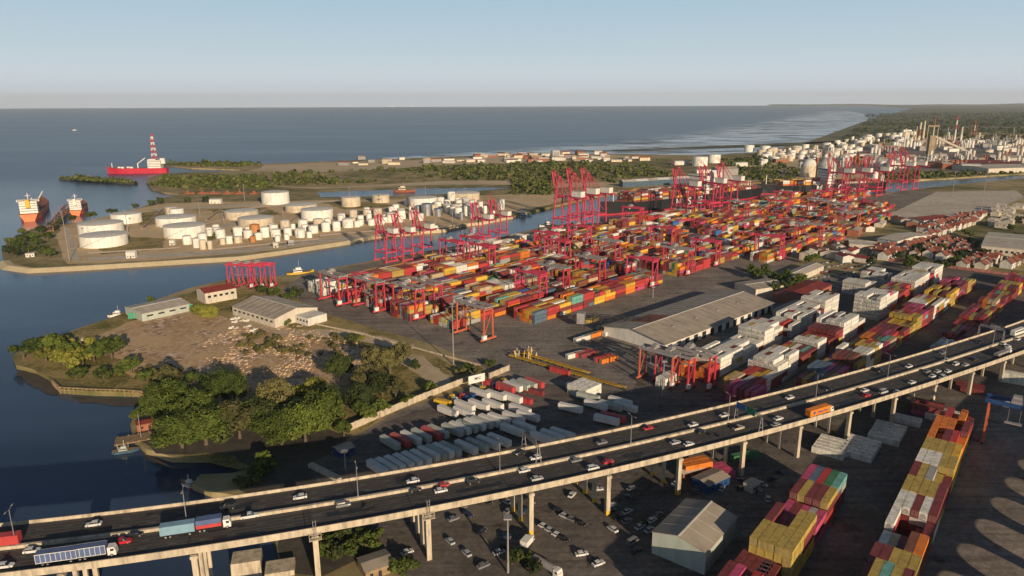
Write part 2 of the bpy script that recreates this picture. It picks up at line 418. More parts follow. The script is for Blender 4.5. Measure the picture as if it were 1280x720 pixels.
near = [(-50, -100)] + pl([(350, 720), (346, 682), (332, 645), (312, 622), (264, 614), (240, 605), (250, 593), (290, 591), (318, 584), (288, 571), (215, 571), (182, 561), (166, 546),
      (163, 530), (175, 505), (188, 492), (180, 490), (120, 489), (75, 486), (66, 477), (60, 470), (45, 462), (20, 456), (15, 444), (30, 436), (60, 424), (105, 408),
      (150, 393), (185, 378), (240, 359), (290, 348), (345, 345), (375, 343), (430, 332), (500, 320), (600, 302), (690, 281), (745, 279), (770, 276), (860, 267), (955, 249),
      (1000, 247.5), (1095, 243), (1140, 237), (1200, 230), (1290, 222), (1500, 214)]) + [(2600, 1300), (2600, -100)]
coast = [(1085, 150), (1080, 156), (1060, 165), (1000, 180), (940, 191), (880, 194), (800, 193), (720, 192), (640, 193), (560, 196), (480, 199), (400, 202), (330, 205), (300, 206),
      (205, 203), (204, 206), (240, 210), (300, 212), (310, 214), (240, 215), (205, 217), (188, 221), (183, 228), (188, 235), (204, 240), (224, 242.5), (226, 245), (206, 246.5), (200, 251), (150, 268), (110, 277), (60, 282), (40, 286), (10, 300), (2, 315)]
south = [(5, 326), (12, 332), (40, 336), (100, 333), (200, 327), (300, 321), (350, 314), (430, 302), (470, 294), (555, 287), (562, 282), (600, 278), (640, 270), (685, 259), (740, 246), (770, 240),
      (880, 232), (940, 228), (1010, 228), (1095, 227), (1180, 223), (1290, 216), (1500, 207)]
far = pl(south) + [(4000, 1900), (34000, 3000), (34000, 26500), (12500, 26500), (8200, 15000)] + pl(coast)
mb = MB(); mb.prism(near, -4, 0)
struct(mb.build('near_land', ['land']))
mb = MB(); mb.prism(far, -4, 0)
struct(mb.build('far_land', ['land']))
# sloping sandy bank along the tank peninsula
mb = MB(); edge = pl(south[:13]); out = []
for i, p in enumerate(edge):
    a = Vector(edge[max(0, i - 1)]); b = Vector(edge[min(len(edge) - 1, i + 1)])
    d = (b - a).normalized(); n = Vector((d.y, -d.x))
    w = 7.5 if i < 9 else 4
    out.append((Vector(p) - n * 4, Vector(p) + n * 1.0, Vector(p) + n * w))
vs = []
for a, b, c in out: vs += [(a.x, a.y, .03), (b.x, b.y, .5), (c.x, c.y, -3)]
fs = []
for i in range(len(out) - 1):
    for k in (0, 1): fs.append((i * 3 + k, i * 3 + k + 1, i * 3 + 4 + k, i * 3 + 3 + k))
mb.add(vs, fs); struct(mb.build('embankment', ['bank']))

def patch(name, pts, material, z, world=False, kind='structure'):
    mb = MB(); mb.poly(pts if world else pl(pts), z)
    o = mb.build(name, [material]); o['kind'] = kind; return o

def rough_outline(pts, step=12., amp=3., seed=1):
    """a soil edge: the straight outline broken up"""
    r = random.Random(seed); P = [Vector(p) for p in pl(pts)]; out = []
    for i, a in enumerate(P):
        b = P[(i + 1) % len(P)]; n = max(1, int((b - a).length / step))
        for k in range(n):
            q = a.lerp(b, k / n); out.append((q.x + r.uniform(-amp, amp), q.y + r.uniform(-amp, amp)))
    return out

patch('plain', [tuple(at(700, 190)), tuple(at(1000, 181)), tuple(at(1085, 150)), (8200, 15000), (12500, 26500), (34000, 26500), (34000, 3000), (4000, 2100), tuple(at(1290, 160)), tuple(at(1100, 174))], 'plain', .02, True)
tank_yard = [(110, 276), (200, 254), (300, 252), (500, 249), (640, 243), (735, 243), (640, 268), (556, 286), (430, 301), (350, 312), (200, 325), (85, 330), (70, 300), (75, 284)]
patch('tank_yard', rough_outline(tank_yard, 25, 3, 3), 'soil', .03, True)
for k_, pts_ in enumerate([[(118, 300), (150, 296), (205, 298), (200, 312), (130, 318)], [(255, 262), (330, 258), (350, 268), (300, 272)], [(165, 268), (205, 262), (212, 276), (180, 282)], [(400, 252), (470, 252), (500, 258), (430, 262)], [(255, 290), (275, 286), (270, 300), (250, 300)], [(330, 306), (380, 302), (360, 309)], [(470, 292), (540, 286), (552, 287), (470, 295)]]):
    patch('grass_patch', rough_outline(pts_, 9, 4, 40 + k_), 'grass', .05, True)
for k_, pts_ in enumerate([[(110, 322), (300, 312), (428, 297), (550, 284), (550, 286), (428, 300), (300, 316), (112, 326)], [(262, 288), (330, 262), (334, 262), (268, 290)], [(80, 285), (86, 285), (100, 326), (92, 326)], [(190, 262), (330, 254), (480, 249), (480, 250), (330, 256), (190, 264)]]):
    patch('service_road', rough_outline(pts_, 30, 1.0, 60 + k_), 'apron', .06, True)
patch('canal', rough_outline([(396, 241), (440, 239), (484, 237.5), (520, 236), (570, 235.5), (612, 234.5), (640, 235), (600, 238.5), (566, 242), (530, 243.5), (486, 245), (440, 246), (400, 246.5)], 25, 3, 71), 'water', .11, True)
patch('harbour_apron', [(378, 345), (430, 334), (500, 322), (600, 304), (690, 283), (745, 281), (770, 278), (860, 269), (955, 251), (1000, 249.5), (1095, 245), (1140, 238), (1180, 240), (1110, 268), (1040, 300), (960, 350),
      (1060, 345), (1110, 325), (1300, 345), (1420, 380), (1500, 470), (1500, 760), (560, 760), (500, 720), (420, 640), (385, 600), (395, 575), (500, 512), (630, 470), (545, 432), (400, 390), (352, 362)], 'asphalt', .04)
patch('shaded_yard', [(390, 590), (480, 528), (640, 476), (790, 490), (800, 470), (900, 470), (1020, 400), (1060, 345), (1110, 328), (1300, 345), (1420, 380), (1500, 470), (1500, 760), (560, 760), (480, 690), (420, 640)], 'asphalt_dark', .07)  # shade over the yard put into the darker asphalt colour
patch('concrete_apron', [(1060, 274), (1120, 264), (1170, 240), (1270, 238), (1280, 246), (1225, 272), (1190, 274), (1130, 276)], 'apron', .08)
patch('rubble_field', rough_outline([(118, 420), (175, 398), (250, 388), (330, 408), (430, 428), (462, 438), (440, 480), (360, 492), (250, 482), (170, 470), (140, 445)], 8, 2.5, 5), 'rubble_ground', .05, True)
patch('rough_grass', rough_outline([(20, 452), (60, 426), (110, 408), (190, 380), (250, 362), (350, 362), (440, 402), (520, 436), (570, 460), (550, 480), (520, 500), (440, 545), (390, 585), (330, 590), (200, 565), (170, 520), (195, 488), (120, 485), (70, 472)], 10, 2.5, 6), 'grass', .03, True)
patch('dirt_track', rough_outline([(505, 440), (530, 445), (560, 470), (565, 482), (545, 485), (520, 465), (497, 452)], 5, 1.2, 7), 'sand', .06, True)
patch('dirt_lane', rough_outline([(300, 392), (330, 398), (372, 412), (440, 412), (520, 432), (518, 438), (430, 424), (350, 418), (296, 402)], 6, 1.2, 8), 'sand', .075, True)
patch('lit_crane_lane', [(1120, 730), (1190, 590), (1230, 520), (1300, 500), (1500, 520), (1500, 760), (1200, 760)], 'asphalt', .10)  # lighter asphalt, painted brighter where sun comes through the arches
patch('shaded_bank', rough_outline([(165, 545), (200, 566), (290, 570), (325, 588), (300, 612), (350, 660), (352, 716), (400, 720), (470, 690), (440, 610), (385, 592), (420, 560), (440, 545), (400, 530), (300, 520), (200, 520)], 6, 1.5, 16), 'mud', .045, True)  # dark soil, with the shade below grove and viaduct painted in
patch('mudflat', rough_outline([(22, 457), (46, 462), (62, 471), (75, 486), (66, 489), (40, 478), (22, 464)], 4, 1., 9), 'mud', WZ + .25, True)
patch('mud_bank', rough_outline([(88, 490), (178, 493), (170, 503), (100, 497)], 4, 1., 10), 'mud', WZ + .2, True)
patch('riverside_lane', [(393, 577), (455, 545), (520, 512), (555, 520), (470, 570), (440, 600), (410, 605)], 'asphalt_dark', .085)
patch('beach', rough_outline([(310, 214), (330, 206), (480, 201), (640, 195), (760, 193), (800, 196), (640, 204), (560, 206), (500, 210), (420, 215)], 60, 12, 11), 'sand', .05, True)
patch('upper_shore', rough_outline([(320, 232), (420, 234), (560, 226), (640, 226), (650, 231), (560, 231), (470, 233), (400, 236)], 30, 5, 13), 'sand', .06, True)
patch('inland_ground', rough_outline([(640, 236), (760, 232), (880, 228), (1000, 226), (1100, 222), (1200, 219), (1290, 210), (1290, 168), (1150, 172), (1050, 184), (960, 196), (920, 206), (980, 214), (900, 220), (760, 228), (690, 228)], 60, 8, 12), 'soil', .07, True)
patch('refinery_ground', rough_outline([(1000, 190), (1080, 182), (1180, 180), (1300, 184), (1300, 214), (1180, 218), (1080, 218), (1000, 214)], 40, 8, 14), 'asphalt', .09, True)
# tidal flats with breaking waves, off the beach
m, nt, b = newmat('tidal_flat'); L = nt.links.new
mp = pos(nt, (.0011, .0055, 0))
n = nn(nt, 'ShaderNodeTexNoise', Scale=3., Detail=8, Roughness=.70, Distortion=1.2); L(mp, n.inputs['Vector'])
r = ramp(nt, [(.36, (.06, .058, .055)), (.46, (.12, .115, .11)), (.49, (.40, .41, .42)), (.515, (.72, .73, .74)), (.54, (.20, .215, .23)), (.60, (.12, .13, .15)), (.625, (.55, .56, .58)), (.65, (.13, .14, .165))]); L(n.outputs['Fac'], r.inputs['Fac'])
L(r.outputs['Color'], b.inputs['Base Color']); rq = ramp(nt, [(.40, .75), (.47, .3), (.55, .16), (.64, .2)]); L(n.outputs['Fac'], rq.inputs['Fac']); L(rq.outputs['Color'], b.inputs['Roughness']); b.inputs['Specular IOR Level'].default_value = .5
M['tidal_flat'] = m
at_ = nn(nt, 'ShaderNodeAttribute', attribute_name='tint'); tr = nt.nodes.new('ShaderNodeBsdfTransparent'); mxs = nt.nodes.new('ShaderNodeMixShader')
sa = nn(nt, 'ShaderNodeMath', operation='ADD'); L(at_.outputs['Fac'], sa.inputs[0]); L(n.outputs['Fac'], sa.inputs[1])
ra = ramp(nt, [(.62, 0.), (.80, 1.)]); sb = nn(nt, 'ShaderNodeMath', operation='MULTIPLY'); sb.inputs[1].default_value = .8; L(sa.outputs[0], sb.inputs[0]); L(sb.outputs[0], ra.inputs['Fac'])
L(ra.outputs['Color'], mxs.inputs[0]); L(tr.outputs[0], mxs.inputs[1]); L(b.outputs[0], mxs.inputs[2]); L(mxs.outputs[0], nt.nodes['Material Output'].inputs['Surface'])
inner = pl([(340, 205.5), (480, 200), (640, 194.5), (800, 194.5), (880, 195.5), (940, 192.5), (1000, 181.5), (1062, 166.5), (1084, 155), (1088, 150), (1080, 141)]); outer = pl([(320, 203), (470, 195), (620, 184), (760, 171), (840, 161), (900, 152), (950, 145), (985, 140), (1000, 138.5), (1020, 136), (1060, 135.5)])
vs, cs = [], []; rr = random.Random(3); ni = len(inner); N = 60
def lerpl(P_, t):
    t *= len(P_) - 1; k = min(len(P_) - 2, int(t)); return Vector(P_[k]).lerp(Vector(P_[k + 1]), t - k)
for k in range(N + 1):
    a, c = lerpl(inner, k / N), lerpl(outer, k / N)
    for q, f in enumerate((0, .3, .6, 1.)):
        p = a.lerp(c, f); vs.append((p.x, p.y, WZ + .3)); cs.append((.62, .55, .38, 0.)[q] * (1 if 2 < k < N - 1 else 0))
mb = MB()
for k in range(N):
    for q in range(3):
        o = k * 4 + q; mb.add([vs[o], vs[o + 4], vs[o + 5], vs[o + 1]], [(0, 1, 2, 3)])
o_ = mb.build('tidal_flat', ['tidal_flat']); a_ = o_.data.color_attributes.new('tint', 'FLOAT_COLOR', 'CORNER'); dat = []
for k in range(N):
    for q in range(3):
        o = k * 4 + q
        for c_ in (cs[o], cs[o + 4], cs[o + 5], cs[o + 1]): dat.extend((c_, c_, c_, 1))
a_.data.foreach_set('color', dat); struct(o_)
# the breakwater with scrub on it
mb = MB(); bw = [at(75, 222.5), at(110, 224), at(170, 228.5)]; vs = []; 
for i in range(25):
    t = i / 24; q = bw[0].lerp(bw[1], t * 2) if t < .5 else bw[1].lerp(bw[2], t * 2 - 1)
    w = 7 + R.uniform(-2, 2)
    vs += [(q.x, q.y - w, -3), (q.x, q.y - w * .5, 1.2 + R.uniform(-.8, 1.5)), (q.x, q.y + w * .5, 1.2 + R.uniform(-.8, 1.5)), (q.x, q.y + w, -3)]
mb.add(vs, [(i * 4 + k, i * 4 + 4 + k, i * 4 + 5 + k, i * 4 + k + 1) for i in range(24) for k in range(3)])
tag(mb.build('breakwater', ['mud']), 'long dark low breakwater running out into the open river', 'breakwater')

# ------------------------------------------------------------------ viaduct
MED = [tuple(K * c for c in p) for p in [(-119, 150, 16.5), (-66.5, 164.5, 16.5), (-35.5, 175, 16.2), (0, 189, 15.6), (40.5, 207, 14.8), (90, 232.5, 13.4), (154.5, 268.5, 11.8), (245, 325, 11.0)]]
def lsq(xs, ys, deg):
    n = deg + 1; sc = 100.
    A = [[sum((x / sc) ** (i + j) for x in xs) for j in range(n)] + [sum(y * (x / sc) ** i for x, y in zip(xs, ys))] for i in range(n)]
    for i in range(n):
        p = max(range(i, n), key=lambda r: abs(A[r][i])); A[i], A[p] = A[p], A[i]
        for r in range(n):
            if r != i:
                k = A[r][i] / A[i][i]; A[r] = [a - k * b for a, b in zip(A[r], A[i])]
    return [A[i][n] / A[i][i] for i in range(n)]
cy = lsq([p[0] for p in MED], [p[1] for p in MED], 3); cz = lsq([p[0] for p in MED], [p[2] for p in MED], 2)
def vz(x):
    x = max(-175., min(300., x)) / 100.; return cz[0] + cz[1] * x + cz[2] * x * x
def vy(x):
    x /= 100.; return cy[0] + cy[1] * x + cy[2] * x * x + cy[3] * x ** 3
def vt(x):
    s = (vy(x + .5) - vy(x - .5)); return Vector((1, s)).normalized()
def vp(x, off=0.):
    t = vt(x); n = Vector((-t.y, t.x)); return Vector((x, vy(x))) + n * off
HWF, HWN = 12.6, 13.2
XS = [-245 + 4 * i for i in range(160)]
def strip(mb, offs, mi, xs=XS, dash=None):
    """offs: list of (offset, height) along a cross-section, lofted along the road"""
    vs = []
    for x in xs:
        z = vz(x)
        for o, h in offs: q = vp(x, o); vs.append((q.x, q.y, z + h))
    k = len(offs)
    mb.add(vs, [(i * k + j, i * k + j + 1, (i + 1) * k + j + 1, (i + 1) * k + j) for i in range(len(xs) - 1) for j in range(k - 1)], mi)
via = thing('viaduct', 'long concrete highway viaduct on tall piers carrying two carriageways', 'viaduct', (0, 0, 0))
mb = MB()
strip(mb, [(-HWN, -.35), (-HWN, 0), (HWF, 0), (HWF, -.35)][::-1], 0)
for base, sgn in ((1.1, 1), (-1.1, -1)):
    for k in (1, 2):                                   # broken lane lines
        o = base + sgn * (.4 + 3.45 * k)
        x = -235.
        while x < 380:
            strip(mb, [(o + .10, .006), (o - .10, .006)], 1, [x, x + 2.2]); x += 7.5
    for o in (base + sgn * .4, base + sgn * 10.75): strip(mb, [(o + .09, .006), (o - .09, .006)], 1)
for i, x in enumerate([-215 + 30.0 * i for i in range(20)]):    # expansion joints
    strip(mb, [(HWF - .5, .004), (-HWN + .5, .004)], 2, [x, x + .28])
for base, sgn in ((1.1, 1), (-1.1, -1)):               # wheel paths worn pale along each lane
    for k in range(3):
        for dx in (-.85, .85): o = base + sgn * (.4 + 3.45 * (k + .5)) + dx; strip(mb, [(o + .42, .003), (o - .42, .003)], 3)
rr = random.Random(8)
for k in range(70):                                    # patched asphalt
    x = rr.uniform(-200, 330); o = rr.choice([-1, 1]) * rr.uniform(2.5, 10); w = rr.uniform(.8, 3); l_ = rr.uniform(3, 16); strip(mb, [(o + w / 2, .0045), (o - w / 2, .0045)], rr.choice([3, 4, 4]), [x, x + l_ / 2, x + l_])
mb.build('road_deck', ['deck_asphalt', 'lane_paint', 'black', 'deck_worn', 'dark'], via)
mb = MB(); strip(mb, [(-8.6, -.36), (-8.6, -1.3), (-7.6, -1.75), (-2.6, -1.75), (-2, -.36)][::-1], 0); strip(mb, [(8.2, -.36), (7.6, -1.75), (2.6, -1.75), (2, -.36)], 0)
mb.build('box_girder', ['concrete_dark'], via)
for o, s in ((HWF, 1), (-HWN, -1)):
    mb = MB(); pr = [(o - .42 * s, .003), (o - .22 * s, .95), (o + .08 * s, .95), (o + .10 * s, -1.15), (o - .5 * s, -1.2)]
    strip(mb, pr if s < 0 else pr[::-1], 0)
    for x in XS[::2]:                                   # open joints between the fascia panels
        q = vp(x, o + .11 * s); t = vt(x); mb.box(q.x, q.y, vz(x) - .1, .05, .02, 1.9, math.atan2(t.y, t.x), 1)
    mb.build('edge_barrier', ['concrete', 'concrete_dark'], via)
mb = MB(); strip(mb, [(-.75, .003), (-.55, .85), (-.35, .9), (.35, .9), (.55, .85), (.75, .003)][::-1], 0)
mb.build('median_barrier', ['concrete'], via)
BENTS = [K * q for q in [-134, -107, -80, -53.5, -26.5, 1, 24, 47.5, 71, 94, 117, 140, 163, 187, 210, 234, 258]]
for i, x in enumerate(BENTS):
    t = vt(x); a = math.atan2(t.y, t.x); big = i % 2 == 0
    cap = MB(); z = vz(x)
    p, q = vp(x, -HWN + .35), vp(x, HWF - 1.0)
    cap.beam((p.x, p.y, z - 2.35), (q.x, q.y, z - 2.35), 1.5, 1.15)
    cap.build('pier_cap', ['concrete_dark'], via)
    for o, w in ((-HWN + 1.0, 1.55), (-3.4, 1.2), (3.2, 1.2), (HWF - 2.2, 1.3)):
        c = vp(x, o); m_ = MB(); m_.box(c.x, c.y, (z - 2.9) / 2 - 1.5, w, w * .85, z - 2.9 + 3, a)
        m_.box(c.x, c.y, .9, w + .02, w * .85 + .02, 1.8, a, 1 if 0 < x < 60 else 0)
        if o < -5: m_.box(c.x - .0, c.y, z - 2.6, w + .5, w + .3, .9, a, 0)
        m_.build('pier', ['concrete', 'yellow'], via)
# footings of the piers that stand in the river edge
for px, py in ((350, 708), (308, 696)):
    c = at(px, py, 1.5); m_ = MB(); m_.box(c.x, c.y, -1., 9, 7, 5.5, .25, 0, taper=.96); m_.build('pier_footing', ['concrete'], via)

# lamp posts on the median
def lamp(name, h, arms):
    t = thing(name, '', 'street lamp')
    m_ = MB(); m_.cyl(0, 0, 0, .13, h, 8, .075); m_.cyl(0, 0, 0, .24, .5, 8); m_.build('pole', ['crane_grey'], t)
    for s in arms:
        m_ = MB(); m_.beam((0, 0, h - .1), (0, s * 1.7, h + .25), .09); m_.box(0, s * 2.1, h + .28, .34, .95, .14); m_.build('lamp_head', ['crane_grey'], t)
    return t
lp0 = None
for i, (px, py) in enumerate([(16, 688), (238, 652), (449, 621), (625, 588), (788, 556), (912, 531), (1024, 504), (1112, 476), (1180, 452), (1238, 431)]):
    w = at(px, py, vz(at(px, py, 14).x)); x = w.x; q = vp(x, 0); t = vt(x)
    lab = 'slim grey twin-arm lamp post on the median, ' + ['beside the riverside bend', 'above the white moored boat', 'before the leafy bank', 'next to the parked trailers', 'opposite the yellow chassis line',
           'beside the sign gantry', 'behind the orange container truck', 'above the white boxes under the deck', 'near the bunched cars', 'beside the car transporter'][i]
    if lp0 is None: lp0 = lamp("street_lamp", 11., (-1, 1)); lp0['group'] = 'lamp posts along the viaduct'; o = lp0; o['label'] = lab
    else: o = dup(lp0, (0, 0, 0), 0, lab)
    o.location = (q.x, q.y, vz(x) + .88); o.rotation_euler = (0, 0, math.atan2(t.y, t.x))

# sign gantries over the carriageways
def gantry(x, o0, o1, panels, label, lw=1.1):
    t = vt(x); a = math.atan2(t.y, t.x); c = vp(x, 0)
    g = thing('sign_gantry', label, 'sign gantry', (c.x, c.y, vz(x)), a, 'sign gantries over the viaduct')
    h = 6.6
    for o in (o0, o1):
        m_ = MB()
        for s in (-1, 1): m_.beam((s * lw, o, .2), (s * .3, o, h), .22)
        m_.beam((-.75, o, 2.4), (.75, o, 2.4), .14); m_.beam((-.5, o, 4.4), (.5, o, 4.4), .14)
        m_.build('leg', ['crane_grey'], g)
    m_ = MB()
    for z in (h, h + .9):
        for s in (-.35, .35): m_.beam((s, o0, z), (s, o1, z), .16)
    n = int(abs(o1 - o0) / 1.2)
    for k in range(n):
        y0 = o0 + (o1 - o0) * k / n; y1 = o0 + (o1 - o0) * (k + 1) / n
        m_.beam((-.35, y0, h), (-.35, y1, h + .9), .07); m_.beam((.35, y1, h), (.35, y0, h + .9), .07)
    m_.build('truss', ['crane_grey'], g)
    for (y, w, hh, mm, sd_) in panels:
        m_ = MB(); m_.box(.5 * sd_, y, h + .6, .10, w, hh, 0, 0)
        f = m_.build('sign_panel', [mm], g)
    return g
x = at(921, 535, 14).x
gantry(x, -HWN + .2, .0, [(-2.6, 4.6, 2.6, 'sign_blue', -1), (-7.8, 4.4, 2.8, 'sign_green', -1)], 'grey sign gantry with blue and green panels beside the beige pickup')
x = at(672, 578, 15).x
gantry(x, .0, HWF - .2, [(5.5, 5.2, 2.2, 'grey', 1)], 'grey sign gantry with one dark panel over the far lanes')
x = at(1252, 432, 11).x
gantry(x, .0, HWF - .2, [(5.0, 5.0, 2.4, 'grey', 1)], 'grey sign gantry beside the long bus')
for x, lab in ((-53.5 * K, 'steel sign mast on a caged platform above the river-edge pier'), (-26.5 * K, 'steel sign mast on a caged platform beside the small hut')):
    q = vp(x, -HWN - .6); a = math.atan2(vt(x).y, vt(x).x)
    g = thing('sign_mast', lab, 'sign mast', (q.x, q.y, vz(x)), a)
    m_ = MB(); m_.box(0, 0, -2.6, 3.6, 1.5, .15)
    for sx in (-1.7, 0, 1.7):
        for sy in (-.7, .7): m_.beam((sx, sy, -2.6), (sx, sy, -.6), .08)
    for z in (-1.6, -.6):
        for sy in (-.7, .7): m_.beam((-1.7, sy, z), (1.7, sy, z), .07)
        for sx in (-1.7, 1.7): m_.beam((sx, -.7, z), (sx, .7, z), .07)
    m_.build('platform', ['concrete'], g)
    m_ = MB()
    for sx in (-.4, .4): m_.beam((sx, 0, -2.6), (sx, 0, 3.6), .13)
    for k in range(5): m_.beam((-.4, 0, -2 + k * 1.2), (.4, 0, -1.4 + k * 1.2), .07)
    m_.build('mast', ['crane_grey'], g)
# ------------------------------------------------------------------ containers
GA = rad(46); YO = Vector((-175, 531))
def Y(e1, e2, a=GA, o=YO):
    return Vector((o.x + e1 * math.cos(a) + e2 * math.sin(a), o.y + e1 * math.sin(a) - e2 * math.cos(a)))
PAL = {'maroon': (.21, .048, .050), 'red': (.46, .055, .055), 'orange': (.68, .20, .032), 'amber yellow': (.68, .41, .055), 'mustard yellow': (.46, .33, .085), 'white': (.74, .71, .64),
       'grey': (.36, .35, .33), 'slate blue': (.11, .16, .22), 'teal': (.16, .38, .34), 'green': (.06, .20, .09), 'pink': (.50, .08, .17), 'tan': (.50, .38, .24), 'brown': (.22, .085, .05), 'blue': (.05, .15, .38)}
for k, v in PAL.items(): M['box ' + k] = mat('paint_' + k.replace(' ', '_'), v, .6, .25, .6, streak=True)
def pal(**kw):
    a = []
    for k, w in kw.items(): a += [k.replace('_', ' ')] * w
    return a
MIX = pal(maroon=27, red=19, orange=11, amber_yellow=11, mustard_yellow=8, white=11, grey=4, slate_blue=4, teal=2, green=2, pink=6, tan=5, brown=7, blue=2)
WHT = pal(white=30, grey=1, red=1); WHT1 = ['white']
MARO = pal(maroon=10, red=4, pink=3, mustard_yellow=2); MUST = pal(mustard_yellow=9, amber_yellow=4, maroon=2)
WARM = pal(maroon=8, red=4, mustard_yellow=6, white=2, tan=2, orange=2, teal=1, green=1, grey=1); PINK = pal(pink=6, maroon=6, grey=2, red=2); ORG = pal(orange=12, red=4, maroon=6, amber_yellow=2)
PURP = pal(maroon=6, brown=4, slate_blue=4, pink=2, mustard_yellow=3)
CW, CH, CL = 2.44, 2.62, 12.19
boxes = []
def stack_block(block, origin, a, bays, rows, seed, pitch=12.75, wp=2.74, near='near end'):
    """bays: list of (tiers, palette) counted from the near end; rows run across"""
    r = random.Random(seed); grid = {}
    for b, spec in enumerate(bays):
        if not spec: continue
        h, p = spec[0], spec[1]; fixed = spec[2] if len(spec) > 2 else None
        for w in range(rows):
            if isinstance(h, (list, tuple)): t = h[w]
            else: t = max(0, h - (r.random() < .16) - (r.random() < .05))
            run = r.choice(p)
            for k in range(int(t)):
                if r.random() < .55: run = r.choice(p)
                col = run
                if fixed and k == int(t) - 1: col = fixed[w % len(fixed)]
                grid[(b, w, k)] = col
    for (b, w, k), col in grid.items():
        c, s = math.cos(a), math.sin(a)
        e1 = (b + .5) * pitch + r.uniform(-.12, .12); e2 = (w + .5) * wp + r.uniform(-.04, .04)
        x, y = origin[0] + e1 * c + e2 * s, origin[1] + e1 * s - e2 * c
        top = (b, w, k + 1) not in grid
        endx = (b - 1, w, k) not in grid; farx = (b + 1, w, k) not in grid
        sl = (b, w - 1, k) not in grid; sr = (b, w + 1, k) not in grid
        boxes.append(dict(x=x, y=y, z=k * CH + .08, a=a, col=col, L=CL, block=block, b=b, w=w, k=k, exp=(top, endx, farx, sl, sr), nb=len(bays), nr=rows, r=r.random()))

# main terminal: long blocks parallel to the quay
def hfield(seed, n, lo, hi, gap=.06):
    r = random.Random(seed); v = r.uniform(lo, hi); out = []
    for i in range(n):
        v = .6 * v + .4 * r.uniform(lo, hi) + r.uniform(-.5, .5); v = min(hi + .3, max(lo, v))
        out.append(None if r.random() < gap else v)
    return out
QE = [(-50, -33), (363, -42), (482, -46), (589, 4), (789, 11), (921, 82), (1060, 130)]
def quay(e1):
    for (a, b), (c, d) in zip(QE, QE[1:]):
        if a <= e1 <= c: return b + (d - b) * (e1 - a) / (c - a)
    return 200
BL = [(-4, 5, 'white quayside'), (24, 8, 'second'), (57, 8, 'third'), (90, 8, 'fourth'), (123, 8, 'fifth'), (156, 8, 'sixth'), (188, 7, 'inland edge'), (219, 6, 'outer')]
for j, (e2c, rows, nm) in enumerate(BL):
    n = 70; start = [6, 12, 14, 18, 16, 24, 30, 345][j]
    hs = hfield(11 + j, n, 2.1 if j else 1.9, 5.0 if j else 4.0, .03)
    r = random.Random(100 + j); bays = []
    for b in range(n):
        e1 = start + (b + .5) * 12.75
        end = 930 if e2c < 150 else 780 if j < 7 else 690
        skip = e1 > end or e2c - quay(e1) < 34 or (330 < e1 < 460 and 70 < e2c < 160 and r.random() < .55) or (j == 0 and e1 > 340) or (225 < e1 < 245 and j) or (j == 0 and r.random() < .12)
        h = hs[b]
        if skip or h is None: bays.append(None); continue
        bays.append((h if e1 < 400 else min(h, 4.3), WHT1 if j == 0 else (WHT if r.random() < .05 else MIX)))
    # nearest bays as photographed
    if j == 1: bays[0] = (4.2, WHT); bays[1] = (3.1, MIX)
    if j == 5: bays[0] = (2.9, pal(amber_yellow=4, white=5, orange=2, teal=1, red=3))
    if j == 6:
        bays[0] = None; bays[1] = None; bays[2] = None; bays[3] = (3.2, pal(amber_yellow=4, orange=6, slate_blue=2, red=3))
        for q in range(9, 12): bays[q] = (3.4, pal(orange=5, amber_yellow=5, red=4, maroon=3))
    o = Y(start, e2c - rows * 2.74 / 2)
    stack_block('%s row of the crane yard' % nm, o, GA, bays, rows, 30 + j)
# loose lots deeper in the terminal
for j, (px, py, nb_, rw, h, p) in enumerate([(1000, 262, 9, 5, 3, MARO), (1035, 268, 11, 5, 3, MARO), (1060, 272, 10, 6, 2.4, pal(red=4, orange=4, white=4, maroon=6, pink=3)), (985, 292, 12, 6, 2.2, MIX),
                                  (905, 300, 8, 5, 2.2, MIX), (1000, 312, 7, 4, 2, MIX), (800, 286, 5, 3, 3.3, WHT1), (765, 280, 4, 3, 3.3, WHT1)]):
    o = at(px, py); r = random.Random(j)
    stack_block('rear lot %s of the terminal' % ORD[j], o, GA, [(max(1, h + r.uniform(-1, .8)), p) if r.random() > .1 else None for _ in range(nb_)], rw, 60 + j)

